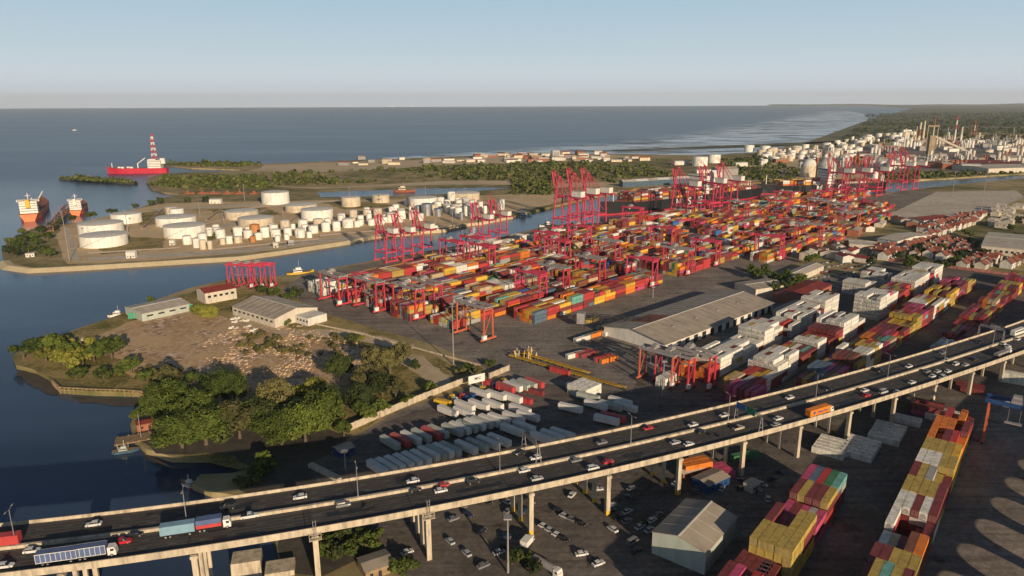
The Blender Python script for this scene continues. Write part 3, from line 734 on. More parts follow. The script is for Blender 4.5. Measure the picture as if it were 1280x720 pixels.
# white stacks this side of the long shed
def dd(e2): return YO.x, YO.y
WB = [('first white lane beyond the viaduct', 54, 330, [(3, ORG), (4.7, WHT1), (4.8, WHT1), (4.8, WHT1), (3.8, WHT1), (5.7, WHT1), (5.0, WHT1), None, (3, pal(white=3, red=3)), (4.4, WHT1), (4.8, WHT), (4.0, WHT1), (5.8, WHT1), (5.8, WHT1), None, None, None, None, (4.2, WHT1), (3.8, WHT1), None, (4.8, WHT1), (4.8, WHT1)], 6),
      ('second white lane beyond the viaduct', 50, 357, [(3, WARM), (3.2, pal(red=4, white=3, amber_yellow=3)), (5.0, WHT1), (5.0, WHT1), (3.2, WARM), (3.4, WARM), (4.9, WHT1), (3.4, pal(maroon=5, red=2, green=1)), (4, pal(maroon=1)), (5.0, WHT1), (5.0, WHT1), (3, pal(red=1, white=1)), None, None, (6.0, WHT1), (6.0, WHT1), (5.6, pal(orange=2, white=2)), (4, WARM), (4, WARM), (4, MARO), (5.2, WHT1), (5.8, WHT1), (5.8, WHT1), (4, MARO), (5.3, WHT1), (5.8, WHT1)], 6),
      ('third lane beyond the viaduct', 62, 383, [None, (4, PURP), (4, PURP), (3.8, PURP), (4, PURP), (4.2, WHT1), (4, MUST), (3.8, PINK), (3, WARM), (3.6, MARO), (3.8, MARO), (3.2, MUST), (4.2, MUST), (4, MARO), (4, pal(maroon=3, pink=2)), (4.4, WHT1), (4.4, pal(white=5, mustard_yellow=2)), (3.6, WHT), (4, MUST), (4, MUST), (4, MARO), (4.2, PINK), (4, MARO), (3, WARM)], 6),
      ('last lane beyond the viaduct', 150, 411, [(2, MARO), (1.6, MARO), None, (2, WHT1), None, (2, MARO), (2.3, MARO), (2.4, MARO), (3, MARO), (3, MARO), (3.4, MARO), None, (3, WARM), (3, WARM), (2, WARM), (2, WARM), (3, MARO), (3, MUST), None, (3, MARO), (3, WARM)], 5)]
for j, (nm, e1, e2, bays, rows) in enumerate(WB):
    stack_block(nm, Y(e1, e2 - rows * 2.74), GA, bays, rows, 80 + j)

# the two foreground stacks; their right-hand edges were surveyed on the photograph
FA = rad(51.8)
def fore(nm, edge_px, h_tier, bays, rows, seed, nbefore):
    e = at(edge_px[0], edge_px[1], h_tier * CH)
    c, s = math.cos(FA), math.sin(FA)
    o = Vector((e.x - nbefore * 12.75 * c - rows * 2.52 * s, e.y - nbefore * 12.75 * s + rows * 2.52 * c))
    stack_block(nm, o, FA, bays, rows, seed, wp=2.52)
A_ = [(5, MUST), (3.9, MARO), ([2, 2, 3, 3, 0], MARO, ['maroon', 'maroon', 'slate blue', 'maroon', 'maroon']), ([5, 5, 5, 5, 5], MUST, ['mustard yellow'] * 5), ([5, 4, 4, 5, 5], MUST, ['maroon', 'maroon', 'maroon', 'mustard yellow', 'mustard yellow']),
      ([3, 3, 3, 3, 3], PINK, ['pink', 'maroon', 'pink', 'grey', 'pink']), ([4, 4, 4, 4, 4], MARO, ['maroon', 'mustard yellow', 'maroon', 'maroon', 'mustard yellow']), ([4, 4, 4, 4, 4], MARO, ['pink', 'slate blue', 'red', 'green', 'teal'])]
fore('stack beside the grey warehouse', (1035, 630), 4, A_, 5, 201, 6)
L2_ = [(4, MARO), (4, MARO), ([3, 3, 3, 3], MARO, ['maroon'] * 4), ([2, 2, 3, 2], PURP, ['maroon', 'slate blue', 'maroon', 'maroon'])]
fore('low stack before the grey warehouse', (972, 708), 2, L2_, 4, 203, 3)
B_ = [(5, MUST), (5, MUST), ([5] * 6, MUST, ['mustard yellow'] * 6), ([5] * 6, MUST, ['mustard yellow'] * 6), ([4, 5, 5, 5, 5, 4], MUST, ['maroon', 'mustard yellow', 'teal', 'mustard yellow', 'maroon', 'mustard yellow']),
      ([4, 4, 4, 4, 4, 4], MUST, ['maroon', 'maroon', 'mustard yellow', 'mustard yellow', 'mustard yellow', 'mustard yellow']), ([3, 3, 3, 4, 4, 4], MARO, ['white', 'tan', 'maroon', 'brown', 'orange', 'green']),
      ([4, 0, 0, 2, 3, 3], MARO, ['white', 'white', 'maroon', 'maroon', 'maroon', 'maroon']), ([4, 4, 4, 4, 4, 3], pal(white=3, maroon=3), ['white', 'white', 'maroon', 'white', 'maroon', 'maroon']), ([4, 4, 4, 4, 4, 3], MARO, ['mustard yellow', 'mustard yellow', 'mustard yellow', 'mustard yellow', 'maroon', 'mustard yellow']),
      ([4, 4, 4, 3, 3, 3], MARO, ['maroon', 'mustard yellow', 'grey', 'mustard yellow', 'maroon', 'maroon']), ([4, 4, 4, 4, 4, 4], MUST, ['white', 'white', 'white', 'mustard yellow', 'mustard yellow', 'mustard yellow']), ([4, 4, 4, 4, 4, 4], MUST, ['mustard yellow', 'mustard yellow', 'mustard yellow', 'mustard yellow', 'amber yellow', 'white']),
      ([4, 3, 4, 4, 3, 4], ORG, ['orange', 'orange', 'maroon', 'red', 'orange', 'amber yellow']), ([4, 4, 4, 3, 4, 4], ORG, ['orange', 'orange', 'orange', 'maroon', 'maroon', 'orange']), ([3, 4, 3, 4, 3, 3], ORG, ['orange', 'red', 'orange', 'orange', 'maroon', 'amber yellow'])]
fore('stack alongside the blue crane', (1186, 606), 4, B_, 5, 202, 10)
# low stacks under and just behind the viaduct, lying across it
for j, (px, py, n_, h, p, nm) in enumerate([(1026, 548, 5, 1, WHT1, 'white boxes under the deck by the orange truck'), (1062, 548, 6, 1, WHT1, 'white boxes under the deck behind the twin piers'), (1095, 530, 6, 1, WHT1, 'white boxes in front of the piers'), (1118, 515, 5, 1, WHT1, 'white boxes next to the red boxes'),
                                        (1143, 506, 4, 2, MARO, 'red boxes under the deck'), (1160, 512, 4, 1, WHT1, 'short white boxes beyond the pier'), (1248, 472, 2, 2, WHT1, 'white boxes near the far pier'), (845, 590, 2, 2, pal(amber_yellow=1, orange=1), 'yellow boxes behind the tall pier'),
                                        (868, 590, 3, 1, pal(pink=1), 'pink boxes under the deck'), (905, 570, 2, 1, pal(green=1), 'green boxes under the deck'), (708, 492, 4, 2, WHT1, 'white pile by the trailer park'), (905, 500, 6, 3, PINK, 'pink topped pile in the viaduct shade'), (818, 483, 2, 2, WHT1, 'white pile under the red gantry'),
                                        (1195, 480, 3, 1, MARO, 'maroon boxes near the far pier'), (935, 480, 4, 2, ORG, 'red pile behind the far lanes')]):
    o = at(px, py); stack_block(nm, Vector((o.x, o.y)), rad(-38 if j < 7 or j == 13 else (20 if j in (7, 8, 9) else 46)), [(h, p)], n_, 300 + j, wp=3.15)
# odd boxes on the ground of the old rail yard
for j, (px, py, a, c) in enumerate([(716, 428, 40, 'white'), (727, 424, 40, 'teal'), (735, 422, 40, 'orange'), (752, 420, 48, 'white'), (768, 420, 45, 'white'), (783, 424, 45, 'white'), (805, 425, 42, 'white'), (706, 448, 35, 'white'), (716, 446, 35, 'red'), (723, 447, 35, 'maroon'), (733, 450, 35, 'white'), (741, 452, 35, 'red'), (748, 454, 35, 'orange'),
                               (728, 404, 40, 'mustard yellow'), (745, 412, 40, 'tan'), (690, 462, -40, 'red'), (620, 488, -35, 'red'), (640, 497, -35, 'red'), (655, 487, -35, 'maroon'), (605, 478, -35, 'red')]):
    o = at(px, py); stack_block(['beside the conveyor frame', 'by the conveyor drive house', 'below the shed annexe', 'left of the shed annexe', 'before the shed annexe', 'at the shed annexe door', 'right of the shed annexe', 'first on the rail yard', 'second on the rail yard', 'third on the rail yard', 'fourth on the rail yard', 'fifth on the rail yard', 'last on the rail yard', 'under the conveyor', 'beyond the conveyor', 'inside the chassis line', 'behind the trailer back row', 'next to the white pile', 'behind the white pile', 'beside the billboard'][j], Vector((o.x, o.y)), rad(a), [(1, [c])], 1, 400 + j)

# sizes on the photograph decide which stand as single containers
def seen(bx):
    u, v, d = pix(bx['x'], bx['y'], bx['z'] + 1.3)
    if d < 20 or not (-12 < u < 1292 and -5 < v < 727): return 0
    s = FPX / d; t, e, f, l, r = bx['exp']
    el = (H - bx['z']) / math.hypot(bx['x'], bx['y'])
    az = math.atan2(bx['x'], bx['y']); ax = math.pi / 2 - bx['a']
    ce, cs = abs(math.cos(ax - az)), abs(math.sin(ax - az))
    A = (t * CL * CW * el + (e if math.cos(ax - az) > 0 else f) * CW * CH * ce + (r if math.sin(ax - az) > 0 else l) * CL * CH * cs) * s * s
    return A
for bx in boxes: bx['A'] = seen(bx)
vis = sorted([b for b in boxes if b['A'] > 0], key=lambda b: -b['A'])
singles = vis[:300]; rest = [b for b in boxes if any(b['exp']) and b['A'] >= 0]
sid = set(id(b) for b in singles); rest = [b for b in rest if id(b) not in sid]
def box_mesh(name, L, colour, detail=True):
    mb = MB(); x, y, h = L / 2, CW / 2, CH - .12
    # corrugated sides: trapezoid ribs
    n = 22; prof = []
    x0, x1 = -x + .18, x - .18; st = (x1 - x0) / n
    for i in range(n):
        a = x0 + i * st; prof += [(a, 0), (a + st * .35, 0), (a + st * .5, .045), (a + st * .85, .045)]
    prof.append((x1, 0))
    for s in (-1, 1):
        vs = []
        for (px, d) in prof: vs += [(px, s * (y - .02 - d), .14), (px, s * (y - .02 - d), h - .1)]
        fs = [(2 * i, 2 * i + 2, 2 * i + 3, 2 * i + 1) if s < 0 else (2 * i + 1, 2 * i + 3, 2 * i + 2, 2 * i) for i in range(len(prof) - 1)]
        mb.add(vs, fs, 0)
    # roof, front wall, floor
    mb.box(0, 0, h - .06, L - .1, CW - .1, .06); mb.box(0, 0, .11, L - .1, CW - .1, .10, mi=1)
    mb.box(x - .07, 0, h / 2, .06, CW - .2, h - .2); mb.box(-x + .12, 0, h / 2, .06, CW - .2, h - .2)
    for k in range(6): mb.box(-x + 1.1 + k * (L - 2.2) / 5, 0, h - .022, .5, CW - .5, .03)
    # corner posts and rails
    for sx in (-1, 1):
        for sy in (-1, 1): mb.box(sx * (x - .09), sy * (y - .08), h / 2, .18, .16, h)
        mb.box(sx * (x - .06), 0, h - .07, .12, CW - .32, .14); mb.box(sx * (x - .06), 0, .09, .12, CW - .32, .18)
    for sy in (-1, 1): mb.box(0, sy * (y - .05), h - .06, L - .36, .10, .12); mb.box(0, sy * (y - .05), .09, L - .36, .10, .18)
    return mb.mesh(name, ['box ' + colour, 'dark'])
def door_mesh(colour, reefer=False):
    mb = MB(); h = CH - .12
    for s in (-1, 1): mb.box(0, s * .53, h / 2, .06, 1.02, h - .34)
    if reefer:
        mb.box(-.05, 0, h * .36, .08, 1.7, h * .5, mi=1); mb.box(-.06, 0, h * .72, .08, 1.1, .6, mi=1)
    else:
        for y in (-.8, -.3, .3, .8): mb.cyl(-.06, y, .14, .035, h - .24, 6, mi=1)
        for y in (-.55, .55): mb.box(-.05, y, 1.1, .05, .5, .06, mi=1)
    return mb.mesh('door', ['box ' + colour, 'grey'])
BM = {c: box_mesh('shipping_container', CL, c) for c in PAL}; DM = {c: door_mesh(c, c == 'white') for c in PAL}
TIER = ['ground tier', 'second tier', 'third tier', 'fourth tier', 'fifth tier', 'sixth tier', 'top tier']
for bx in singles:
    a = bx['a']
    o = place(BM[bx['col']], 'shipping_container', None, (bx['x'], bx['y'], bx['z']), a)
    if bx['nr'] == 1 and bx['nb'] == 1:
        lab = '%s container lying alone, %s' % (bx['col'], bx['block'])
    elif bx['nb'] == 1:
        lab = '%s container, %s, %s across, %s' % (bx['col'], TIER[bx['k']], nth(bx['w']), bx['block'])
    else:
        lab = '%s container, %s, row %s, bay %s, %s' % (bx['col'], TIER[bx['k']].replace('ground', 'bottom'), nth(bx['w']), nth(bx['b']), bx['block'].replace('the ', ''))
    tag(o, lab, 'container', 'containers: ' + bx['block'])
    if bx['exp'][1] and bx['A'] > 120:
        d = place(DM[bx['col']], 'door', o, (-CL / 2 + .05, 0, 0)); d.parent = o
# everything smaller: one body
mb = MB(); r = random.Random(5)
for bx in rest:
    col = PAL[bx['col']]; k = r.uniform(.78, 1.15); col = mul(col, k)
    t, e, f, l, rr = bx['exp']; c, s = math.cos(bx['a']), math.sin(bx['a'])
    segs = [(0, CL)] if bx['r'] > .16 else [(-CL / 4 - .02, CL / 2 - .15), (CL / 4 + .02, CL / 2 - .15)]
    for off, ln in segs:
        x, y = bx['x'] + off * c, bx['y'] + off * s
        if off > 0: col = mul(PAL[r.choice(MIX)], k)
        z0, z1 = bx['z'], bx['z'] + CH - .16; hx, hy = ln / 2, CW / 2
        P_ = [(x + dx * hx * c - dy * hy * s, y + dx * hx * s + dy * hy * c) for dx, dy in ((-1, -1), (1, -1), (1, 1), (-1, 1))]
        q = [(x + dx * (hx - .12) * c - dy * (hy - .12) * s, y + dx * (hx - .12) * s + dy * (hy - .12) * c) for dx, dy in ((-1, -1), (1, -1), (1, 1), (-1, 1))]
        vs = [(p[0], p[1], z0) for p in P_] + [(p[0], p[1], z1) for p in P_] + [(p[0], p[1], z1) for p in q] + [(p[0], p[1], z1 - .1) for p in q]
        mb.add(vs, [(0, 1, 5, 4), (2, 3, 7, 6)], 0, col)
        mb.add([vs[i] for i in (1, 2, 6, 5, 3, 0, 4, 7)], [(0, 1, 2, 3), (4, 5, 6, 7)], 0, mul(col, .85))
        if bx['col'] == 'white' and e:                # reefer machinery end
            ex, ey = x - (hx + .03) * c, y - (hx + .03) * s
            mb.add([(ex + .85 * s, ey - .85 * c, z0 + .25), (ex - .85 * s, ey + .85 * c, z0 + .25), (ex - .85 * s, ey + .85 * c, z0 + 1.5), (ex + .85 * s, ey - .85 * c, z0 + 1.5)], [(0, 1, 2, 3)], 0, (.36, .35, .33))
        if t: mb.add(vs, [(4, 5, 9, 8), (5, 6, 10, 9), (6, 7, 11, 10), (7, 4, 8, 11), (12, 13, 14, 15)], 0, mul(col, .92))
M['tinted'] = mat('container_paint', (1, 1, 1), .6, .14, .5, attr='tint', streak=True)
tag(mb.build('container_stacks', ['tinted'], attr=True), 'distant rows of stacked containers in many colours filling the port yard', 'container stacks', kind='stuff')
print('containers', len(boxes), 'single', len(singles), 'rest', len(rest), 'cut', singles[-1]['A'])
# ------------------------------------------------------------------ vehicles
CARC = {'white': (.68, .67, .66), 'silver': (.46, .46, .46), 'grey': (.20, .20, .21), 'black': (.015, .015, .018), 'red': (.48, .02, .035), 'dark blue': (.02, .035, .09), 'beige': (.50, .43, .32)}
for k, v in CARC.items(): M['car ' + k] = mat('car_paint_' + k.replace(' ', '_'), v, .28, .04, .5, spec=.6)
def wheel_mesh(r, w):
    mb = MB(); mb.lyl((0, -w / 2, 0), (0, w / 2, 0), r, 12, 0); mb.lyl((0, -w / 2 - .01, 0), (0, w / 2 + .01, 0), r * .55, 8, 1); return mb.mesh('wheel', ['tyre', 'grey'])
WM = wheel_mesh(.33, .22); WT = wheel_mesh(.5, .3)
def sec(mb, secs, mi=0):
    """body lofted through cross-sections (x, half width low, half width top, z low, z top)"""
    vs = []
    for x, w0, w1, z0, z1 in secs: vs += [(x, -w0, z0), (x, -w0, z0 + (z1 - z0) * .55), (x, -w1, z1), (x, w1, z1), (x, w0, z0 + (z1 - z0) * .55), (x, w0, z0)]
    n = len(secs)
    mb.add(vs, [(i * 6 + k, i * 6 + 6 + k, i * 6 + 6 + (k + 1) % 6, i * 6 + (k + 1) % 6) for i in range(n - 1) for k in range(6)] + [(5, 4, 3, 2, 1, 0), tuple((n - 1) * 6 + k for k in range(6))], mi)
def car_parts(kind):
    body, gl = MB(), MB()
    L_ = {'car': 4.3, 'suv': 4.6, 'van': 5.2, 'pickup': 5.2}[kind]; x = L_ / 2
    hood = {'car': .86, 'suv': 1.0, 'van': 1.1, 'pickup': 1.0}[kind]; top = {'car': 1.45, 'suv': 1.72, 'van': 2.05, 'pickup': 1.72}[kind]
    sec(body, [(-x, .78, .72, .32, hood - .12), (-x + .12, .86, .80, .24, hood), (-x * .3, .88, .82, .22, hood + .03), (x * .45, .88, .82, .22, hood), (x - .25, .86, .76, .24, hood - .14), (x, .74, .64, .32, hood - .28)])
    r0, r1 = {'car': (-x + .75, .55), 'suv': (-x + .25, .75), 'van': (-x + .15, 1.55), 'pickup': (-.75, .75)}[kind]
    sec(gl, [(r0 - .30, .76, .70, hood - .02, hood + .03), (r0 + .22, .78, .66, hood - .02, top - .05), (r1 - .2, .78, .66, hood - .02, top - .06), (r1 + .5, .78, .72, hood - .02, hood + .03)])
    sec(body, [(r0 + .18, .70, .62, top - .08, top), (r1 - .22, .70, .62, top - .08, top - .01)])
    for s in (-1, 1):
        for px in (r0 + .25, (r0 + r1) / 2, r1 - .2): body.beam((px, s * .79, hood), (px, s * .655, top - .04), .07)
    if kind == 'pickup': body.box(-x + .9, 0, hood + .03, 1.5, 1.45, .05, mi=1)
    return body, gl, x
cars = {}
def car(kind, colour, label, loc, rz, group, z=0.):
    key = (kind, colour)
    if key not in cars:
        t = thing('car' if kind != 'van' else 'van', label, kind if kind != 'suv' else 'car', (loc[0], loc[1], z), rz, group)
        b, g, x = car_parts(kind)
        b.build('body', ['car ' + colour, 'dark'], t, smooth=False); g.build('windows', ['glass'], t)
        for sx in (-x + .85, x - .85):
            for sy in (-.76, .76): place(WM, 'wheel', t, (sx, sy, .33))
        for sy in (-.55, .55):
            m_ = MB(); m_.box(x - .10, sy, .62, .12, .32, .16); m_.build('headlight', ['paint_white'], t)
        cars[key] = t; return t
    return dup(cars[key], (loc[0], loc[1], z), rz, label, group)
def road_z(x): return vz(x) + .012
def on_deck(px, py):
    x = at(px, py, 16).x
    for _ in range(4): x = at(px, py, vz(x) + .5).x
    p = at(px, py, vz(x) + .5)
    return p, math.atan2(vt(x).y, vt(x).x), vz(x) + .012
FARL = [(117, 655, 'white', 'car', 'ahead of the lorries'), (375, 621, 'white', 'car', 'alone by the leafy bank'), (516, 601, 'white', 'car', 'beside the black car'), (669, 572, 'white', 'car', 'under the sign gantry leg'), (650, 566, 'black', 'car', 'behind the gantry'),
        (810, 535, 'red', 'car', 'alone on the far lanes'), (866, 531, 'white', 'car', 'before the blue sign'), (987, 497, 'white', 'car', 'near the tall lamp'), (1035, 486, 'black', 'car', 'in shade past the orange lorry'), (1136, 458, 'white', 'car', 'alone by the maroon stacks'),
        (1178, 441, 'grey', 'car', 'near the far lamp'), (1182, 450, 'silver', 'car', 'at the median below the lamp'), (1225, 427, 'black', 'car', 'ahead of the bus'), (1100, 463, 'black', 'suv', 'in the shaded inner lane'), (905, 519, 'white', 'car', 'under the blue sign panel'), (752, 553, 'grey', 'car', 'by the parapet shade'), (285, 634, 'black', 'suv', 'above the blue trailer')]
NEARL = [(6, 707, 'white', 'car', 'cut by the frame edge'), (40, 688, 'white', 'car', 'behind the blue lorry'), (152, 677, 'red', 'pickup', 'ahead of the blue lorry'), (169, 668, 'black', 'car', 'beside the red pickup'), (312, 645, 'white', 'pickup', 'ahead of the red lorry'), (429, 631, 'grey', 'suv', 'by the lamp post'), (519, 612, 'black', 'car', 'near the median'),
         (551, 613, 'white', 'car', 'with a red car alongside'), (554, 606, 'red', 'car', 'alongside a white car'), (592, 602, 'black', 'suv', 'alone mid-lane'), (655, 588, 'white', 'car', 'by the gantry foot'), (671, 598, 'silver', 'car', 'behind the gantry foot'), (720, 575, 'grey', 'car', 'near the median with long shadow'), (741, 585, 'white', 'suv', 'beside the red hatchback'),
         (760, 577, 'red', 'car', 'ahead of the white one'), (844, 553, 'silver', 'car', 'in the middle lane'), (861, 555, 'white', 'car', 'close ahead of a silver car'), (876, 539, 'black', 'car', 'in the inner lane'), (923, 535, 'beige', 'pickup', 'under the green panel'), (973, 523, 'white', 'car', 'behind the orange lorry'), (970, 531, 'silver', 'car', 'low behind the orange lorry'),
         (1081, 488, 'white', 'car', 'beside a maroon car'), (1083, 494, 'red', 'car', 'beside a white car'), (1104, 490, 'silver', 'van', 'in the middle lane'), (1122, 490, 'silver', 'car', 'following the silver van'), (1140, 478, 'white', 'car', 'casting a long shadow'), (1159, 464, 'grey', 'car', 'in the bunch near the median'), (1172, 464, 'silver', 'car', 'in the bunch near the median'), (1185, 464, 'white', 'car', 'leading the bunch'),
         (1166, 470, 'white', 'car', 'in the bunch near the parapet'), (1179, 471, 'white', 'suv', 'in the bunch near the parapet'), (1195, 455, 'white', 'suv', 'beyond the bunch'), (1207, 456, 'silver', 'car', 'beside the white suv'), (1218, 449, 'black', 'car', 'behind the car transporter'), (1254, 430, 'white', 'car', 'above the transporter'), (1260, 433, 'white', 'car', 'just above the transporter cab'), (1272, 424, 'white', 'car', 'at the picture edge past the transporter')]
for lst, dr, nm in ((FARL, math.pi, 'the far carriageway'), (NEARL, 0, 'the near carriageway')):
    for px, py, col, kind, where in lst:
        p, a, z = on_deck(px, py)
        car(kind, col, '%s %s on %s, %s' % (col, kind, nm, where), p, a + dr, 'cars on the viaduct', z)
for (px, py, w) in ((457, 634, 'near the lamp post'), (766, 582, 'ahead of a red car'), (889, 543, 'behind the beige pickup'), (900, 545, 'below the sign gantry')):
    p, a, z = on_deck(px, py)
    t = thing('motorcycle', 'motorcycle with a dark clad rider on the near carriageway, ' + w, 'motorcycle', (p.x, p.y, z), a, 'motorcycles on the viaduct')
    m_ = MB(); sec(m_, [(-.8, .10, .08, .5, .75), (-.2, .16, .12, .35, .85), (.4, .14, .12, .4, 1.0), (.85, .06, .05, .8, 1.15)]); m_.beam((.55, -.38, 1.1), (.55, .38, 1.1), .05); m_.build('body', ['black'], t)
    for sx in (-.65, .7): m_ = MB(); m_.lyl((sx, -.06, .31), (sx, .06, .31), .31, 12); m_.build('wheel', ['tyre'], t)
    g = thing('person', 'rider in dark clothes on the motorcycle ' + w, 'person', (p.x, p.y, z), a, 'riders')
    m_ = MB(); secs = [(-.32, .16, .80), (-.28, .20, 1.0), (-.15, .22, 1.3), (-.05, .22, 1.45), (0, .09, 1.52), (.02, .07, 1.58)]
    vs = []
    for x_, r_, z_ in secs: vs += [(x_ + .7 * r_ * math.cos(q * math.pi / 4), r_ * math.sin(q * math.pi / 4), z_) for q in range(8)]
    m_.add(vs, [(i * 8 + k, i * 8 + (k + 1) % 8, i * 8 + 8 + (k + 1) % 8, i * 8 + 8 + k) for i in range(5) for k in range(8)])
    for s in (-1, 1):
        m_.beam((-.1, s * .2, 1.4), (.2, s * .3, 1.15), .11); m_.beam((.2, s * .3, 1.15), (.52, s * .33, 1.12), .085)
        m_.beam((-.3, s * .14, .85), (.15, s * .22, .82), .16); m_.beam((.15, s * .22, .82), (-.05, s * .2, .38), .12); m_.beam((-.05, s * .2, .36), (.15, s * .2, .32), .1)
    m_.cyl(.03, 0, 1.56, .13, .14, 10, .135, dome=.12); m_.build('body', ['dark'], g, smooth=False)

# lorries
def cab(t, x, col, h=2.9, w=2.4, L_=2.1):
    m_ = MB(); sec(m_, [(x - L_ / 2, w / 2, w / 2 - .05, .6, h), (x + L_ / 2 - .5, w / 2, w / 2 - .1, .55, h), (x + L_ / 2 - .12, w / 2 - .02, w / 2 - .1, .5, h - .9), (x + L_ / 2, w / 2 - .1, w / 2 - .15, .5, 1.6)])
    c_ = m_.build('cab', [col], t)
    g = MB(); g.add([(x + L_ / 2 - .46, -w / 2 + .18, h - .12), (x + L_ / 2 - .46, w / 2 - .18, h - .12), (x + L_ / 2 - .06, w / 2 - .2, h - 1.05), (x + L_ / 2 - .06, -w / 2 + .2, h - 1.05)], [(0, 3, 2, 1)])
    for s in (-1, 1): g.box(x + .15, s * (w / 2 - .03), h - .75, .9, .1, .65)
    g.build('windows', ['glass'], c_)
def wheels(t, xs, w=1.05):
    for x in xs:
        for s in (-1, 1): place(WT, 'wheel', t, (x, s * w, .5))
def cargo(t, x0, x1, col, h0=1.2, h1=3.9, ends=None, name='cargo_box'):
    m_ = MB(); L_ = x1 - x0; m_.box((x0 + x1) / 2, 0, (h0 + h1) / 2, L_, 2.5, h1 - h0)
    for k in range(int(L_ / 1.2) + 1):
        x = x0 + .08 + k * (L_ - .16) / int(L_ / 1.2)
        for s in (-1, 1): m_.box(x, s * 1.26, (h0 + h1) / 2, .1, .05, h1 - h0, mi=1)
    for z in (h0 + .06, h1 - .06):
        for s in (-1, 1): m_.box((x0 + x1) / 2, s * 1.27, z, L_, .06, .14, mi=1)
    c_ = m_.build(name, [col, ends or col], t)
    m_ = MB(); m_.box((x0 + x1) / 2, 0, h0 - .2, L_ - .3, .9, .3); m_.build('chassis', ['dark'], t)
    return c_
M['tarp_blue'] = mat('tarp_blue', (.10, .14, .27), .6, .12, .5); M['tarp_pale'] = mat('tarp_pale', (.22, .36, .46), .6, .12, .5); M['box_red'] = mat('box_red', (.50, .06, .06), .55, .12, .5)
def lorry(px, py, label, fn):
    p, a, z = on_deck(px, py); t = thing('lorry', label, 'truck', (p.x, p.y, z), a, 'lorries on the viaduct'); fn(t); return t
def l1(t): cab(t, 4.3, 'white'); cargo(t, -4.8, 2.9, 'tarp_blue', ends='white'); wheels(t, (4.2, -2.4, -3.6))
lorry(120, 694, 'white cab lorry with a blue tarpaulin body pulling a trailer', l1)
p, a, z = on_deck(73, 701); t = thing('cargo_trailer', 'blue tarpaulin box trailer with white frame behind the blue lorry', 'trailer', (p.x, p.y, z), a); cargo(t, -5, 5, 'tarp_blue', ends='white'); wheels(t, (3.4, -2.2, -3.4))
p, a, z = on_deck(223, 667); t = thing('cargo_trailer', 'pale blue box trailer behind the red sided lorry', 'trailer', (p.x, p.y, z), a); cargo(t, -4.6, 4.6, 'tarp_pale'); wheels(t, (3.2, -2.0, -3.2))
def l2(t):
    cab(t, 4.1, 'white'); cargo(t, -4.3, 2.6, 'tarp_blue', 2.4, 3.9); wheels(t, (4.0, -2.2, -3.4))
    m_ = MB(); m_.box(-.85, 0, 1.8, 6.9, 2.52, 1.1); m_.build('side_board', ['box_red'], t)
lorry(266, 659, 'white cab lorry with red side boards and a dark tarpaulin', l2)
def l3(t):
    cab(t, 6.9, 'white', 2.9); m_ = MB()
    c_ = cargo(t, -6.6, 5.6, 'orange', 1.25, 3.85, name='container')
    lettering('Hapag-Lloyd', 1.25, 'sign_blue', c_, (.9, -1.31, 2.5), (1, 0))
    m_ = MB(); m_.box(-4.3, -1.305, 2.5, 1.0, .02, 1.3, mi=0); m_.box(-3.8, -1.31, 2.65, .8, .02, .6, mi=0); m_.build('emblem', ['sign_blue'], c_)
    wheels(t, (6.8, 3.6, 2.5, -3.6, -4.8))
lorry(1023, 518, 'white cab lorry carrying a bright orange lettered container', l3)
def l4(t):
    cab(t, 7.2, 'white', 2.9); m_ = MB(); m_.box(-.4, 0, 1.25, 12, 2.5, .22); m_.box(-.4, 0, 1.75, 11.4, 2.2, .7, mi=1); m_.build('flatbed', ['grey', 'crane_grey'], t); wheels(t, (7, -3, -4.2, -5.2))
lorry(1252, 443, 'white cab flatbed lorry with a low grey load', l4)
p, a, z = on_deck(1272, 417)
t = thing('bus', 'long white coach with dark window band on the far carriageway', 'bus', (p.x, p.y, z), a + math.pi)
m_ = MB(); sec(m_, [(-6.5, 1.22, 1.15, .4, 3.3), (6.2, 1.25, 1.18, .4, 3.35), (6.5, 1.2, 1.1, .5, 3.0)]); m_.build('body', ['white'], t)
m_ = MB()
for s in (-1, 1): m_.box(0, s * 1.235, 2.4, 11.8, .04, .75)
m_.build('windows', ['glass'], t); wheels(t, (4.2, -3.4, -4.6))
p, a, z = on_deck(4, 682)
t = thing('lorry', 'red box lorry cut by the picture edge on the far carriageway', 'truck', (p.x, p.y, z), a + math.pi); cab(t, 3.6, 'white'); cargo(t, -4.5, 2.2, 'box_red'); wheels(t, (3.5, -2.2, -3.3))

# parked cars on the ground
PARK = [(764, 633, 'silver', 35), (784, 641, 'silver', 35), (784, 653, 'grey', 35), (815, 652, 'white', 40), (800, 660, 'silver', 40), (812, 664, 'silver', 40), (796, 690, 'black', 30), (727, 694, 'white', 15), (748, 706, 'white', 30), (680, 660, 'white', -40), (688, 665, 'silver', -40), (697, 671, 'white', -40),
        (704, 675, 'black', -40), (698, 640, 'black', -40), (706, 647, 'silver', -40), (715, 651, 'grey', -40), (726, 656, 'black', -40), (747, 613, 'silver', 10), (715, 620, 'white', 60), (509, 692, 'white', 35), (462, 656, 'white', 10), (624, 692, 'silver', 30), (630, 686, 'black', 30), (540, 630, 'red', 20), (846, 606, 'white', 30), (885, 588, 'silver', 20), (772, 648, 'black', 35), (806, 655, 'black', 40), (823, 645, 'grey', 40), (764, 640, 'black', 35), (636, 640, 'grey', 50), (902, 612, 'silver', 60), (960, 625, 'silver', 70), (950, 617, 'grey', 70), (872, 612, 'grey', 20)]
for i, (px, py, col, ad) in enumerate(PARK):
    p = at(px, py); where = 'in the lit strip' if 675 < px < 760 else ('by the grey warehouse' if px > 760 else 'under the river end')
    car('car', col, '%s car parked %s, %s from the left among ground cars' % (col, where, nth(sorted(PARK).index(PARK[i]))), p, rad(ad), 'cars parked around the viaduct', .09)
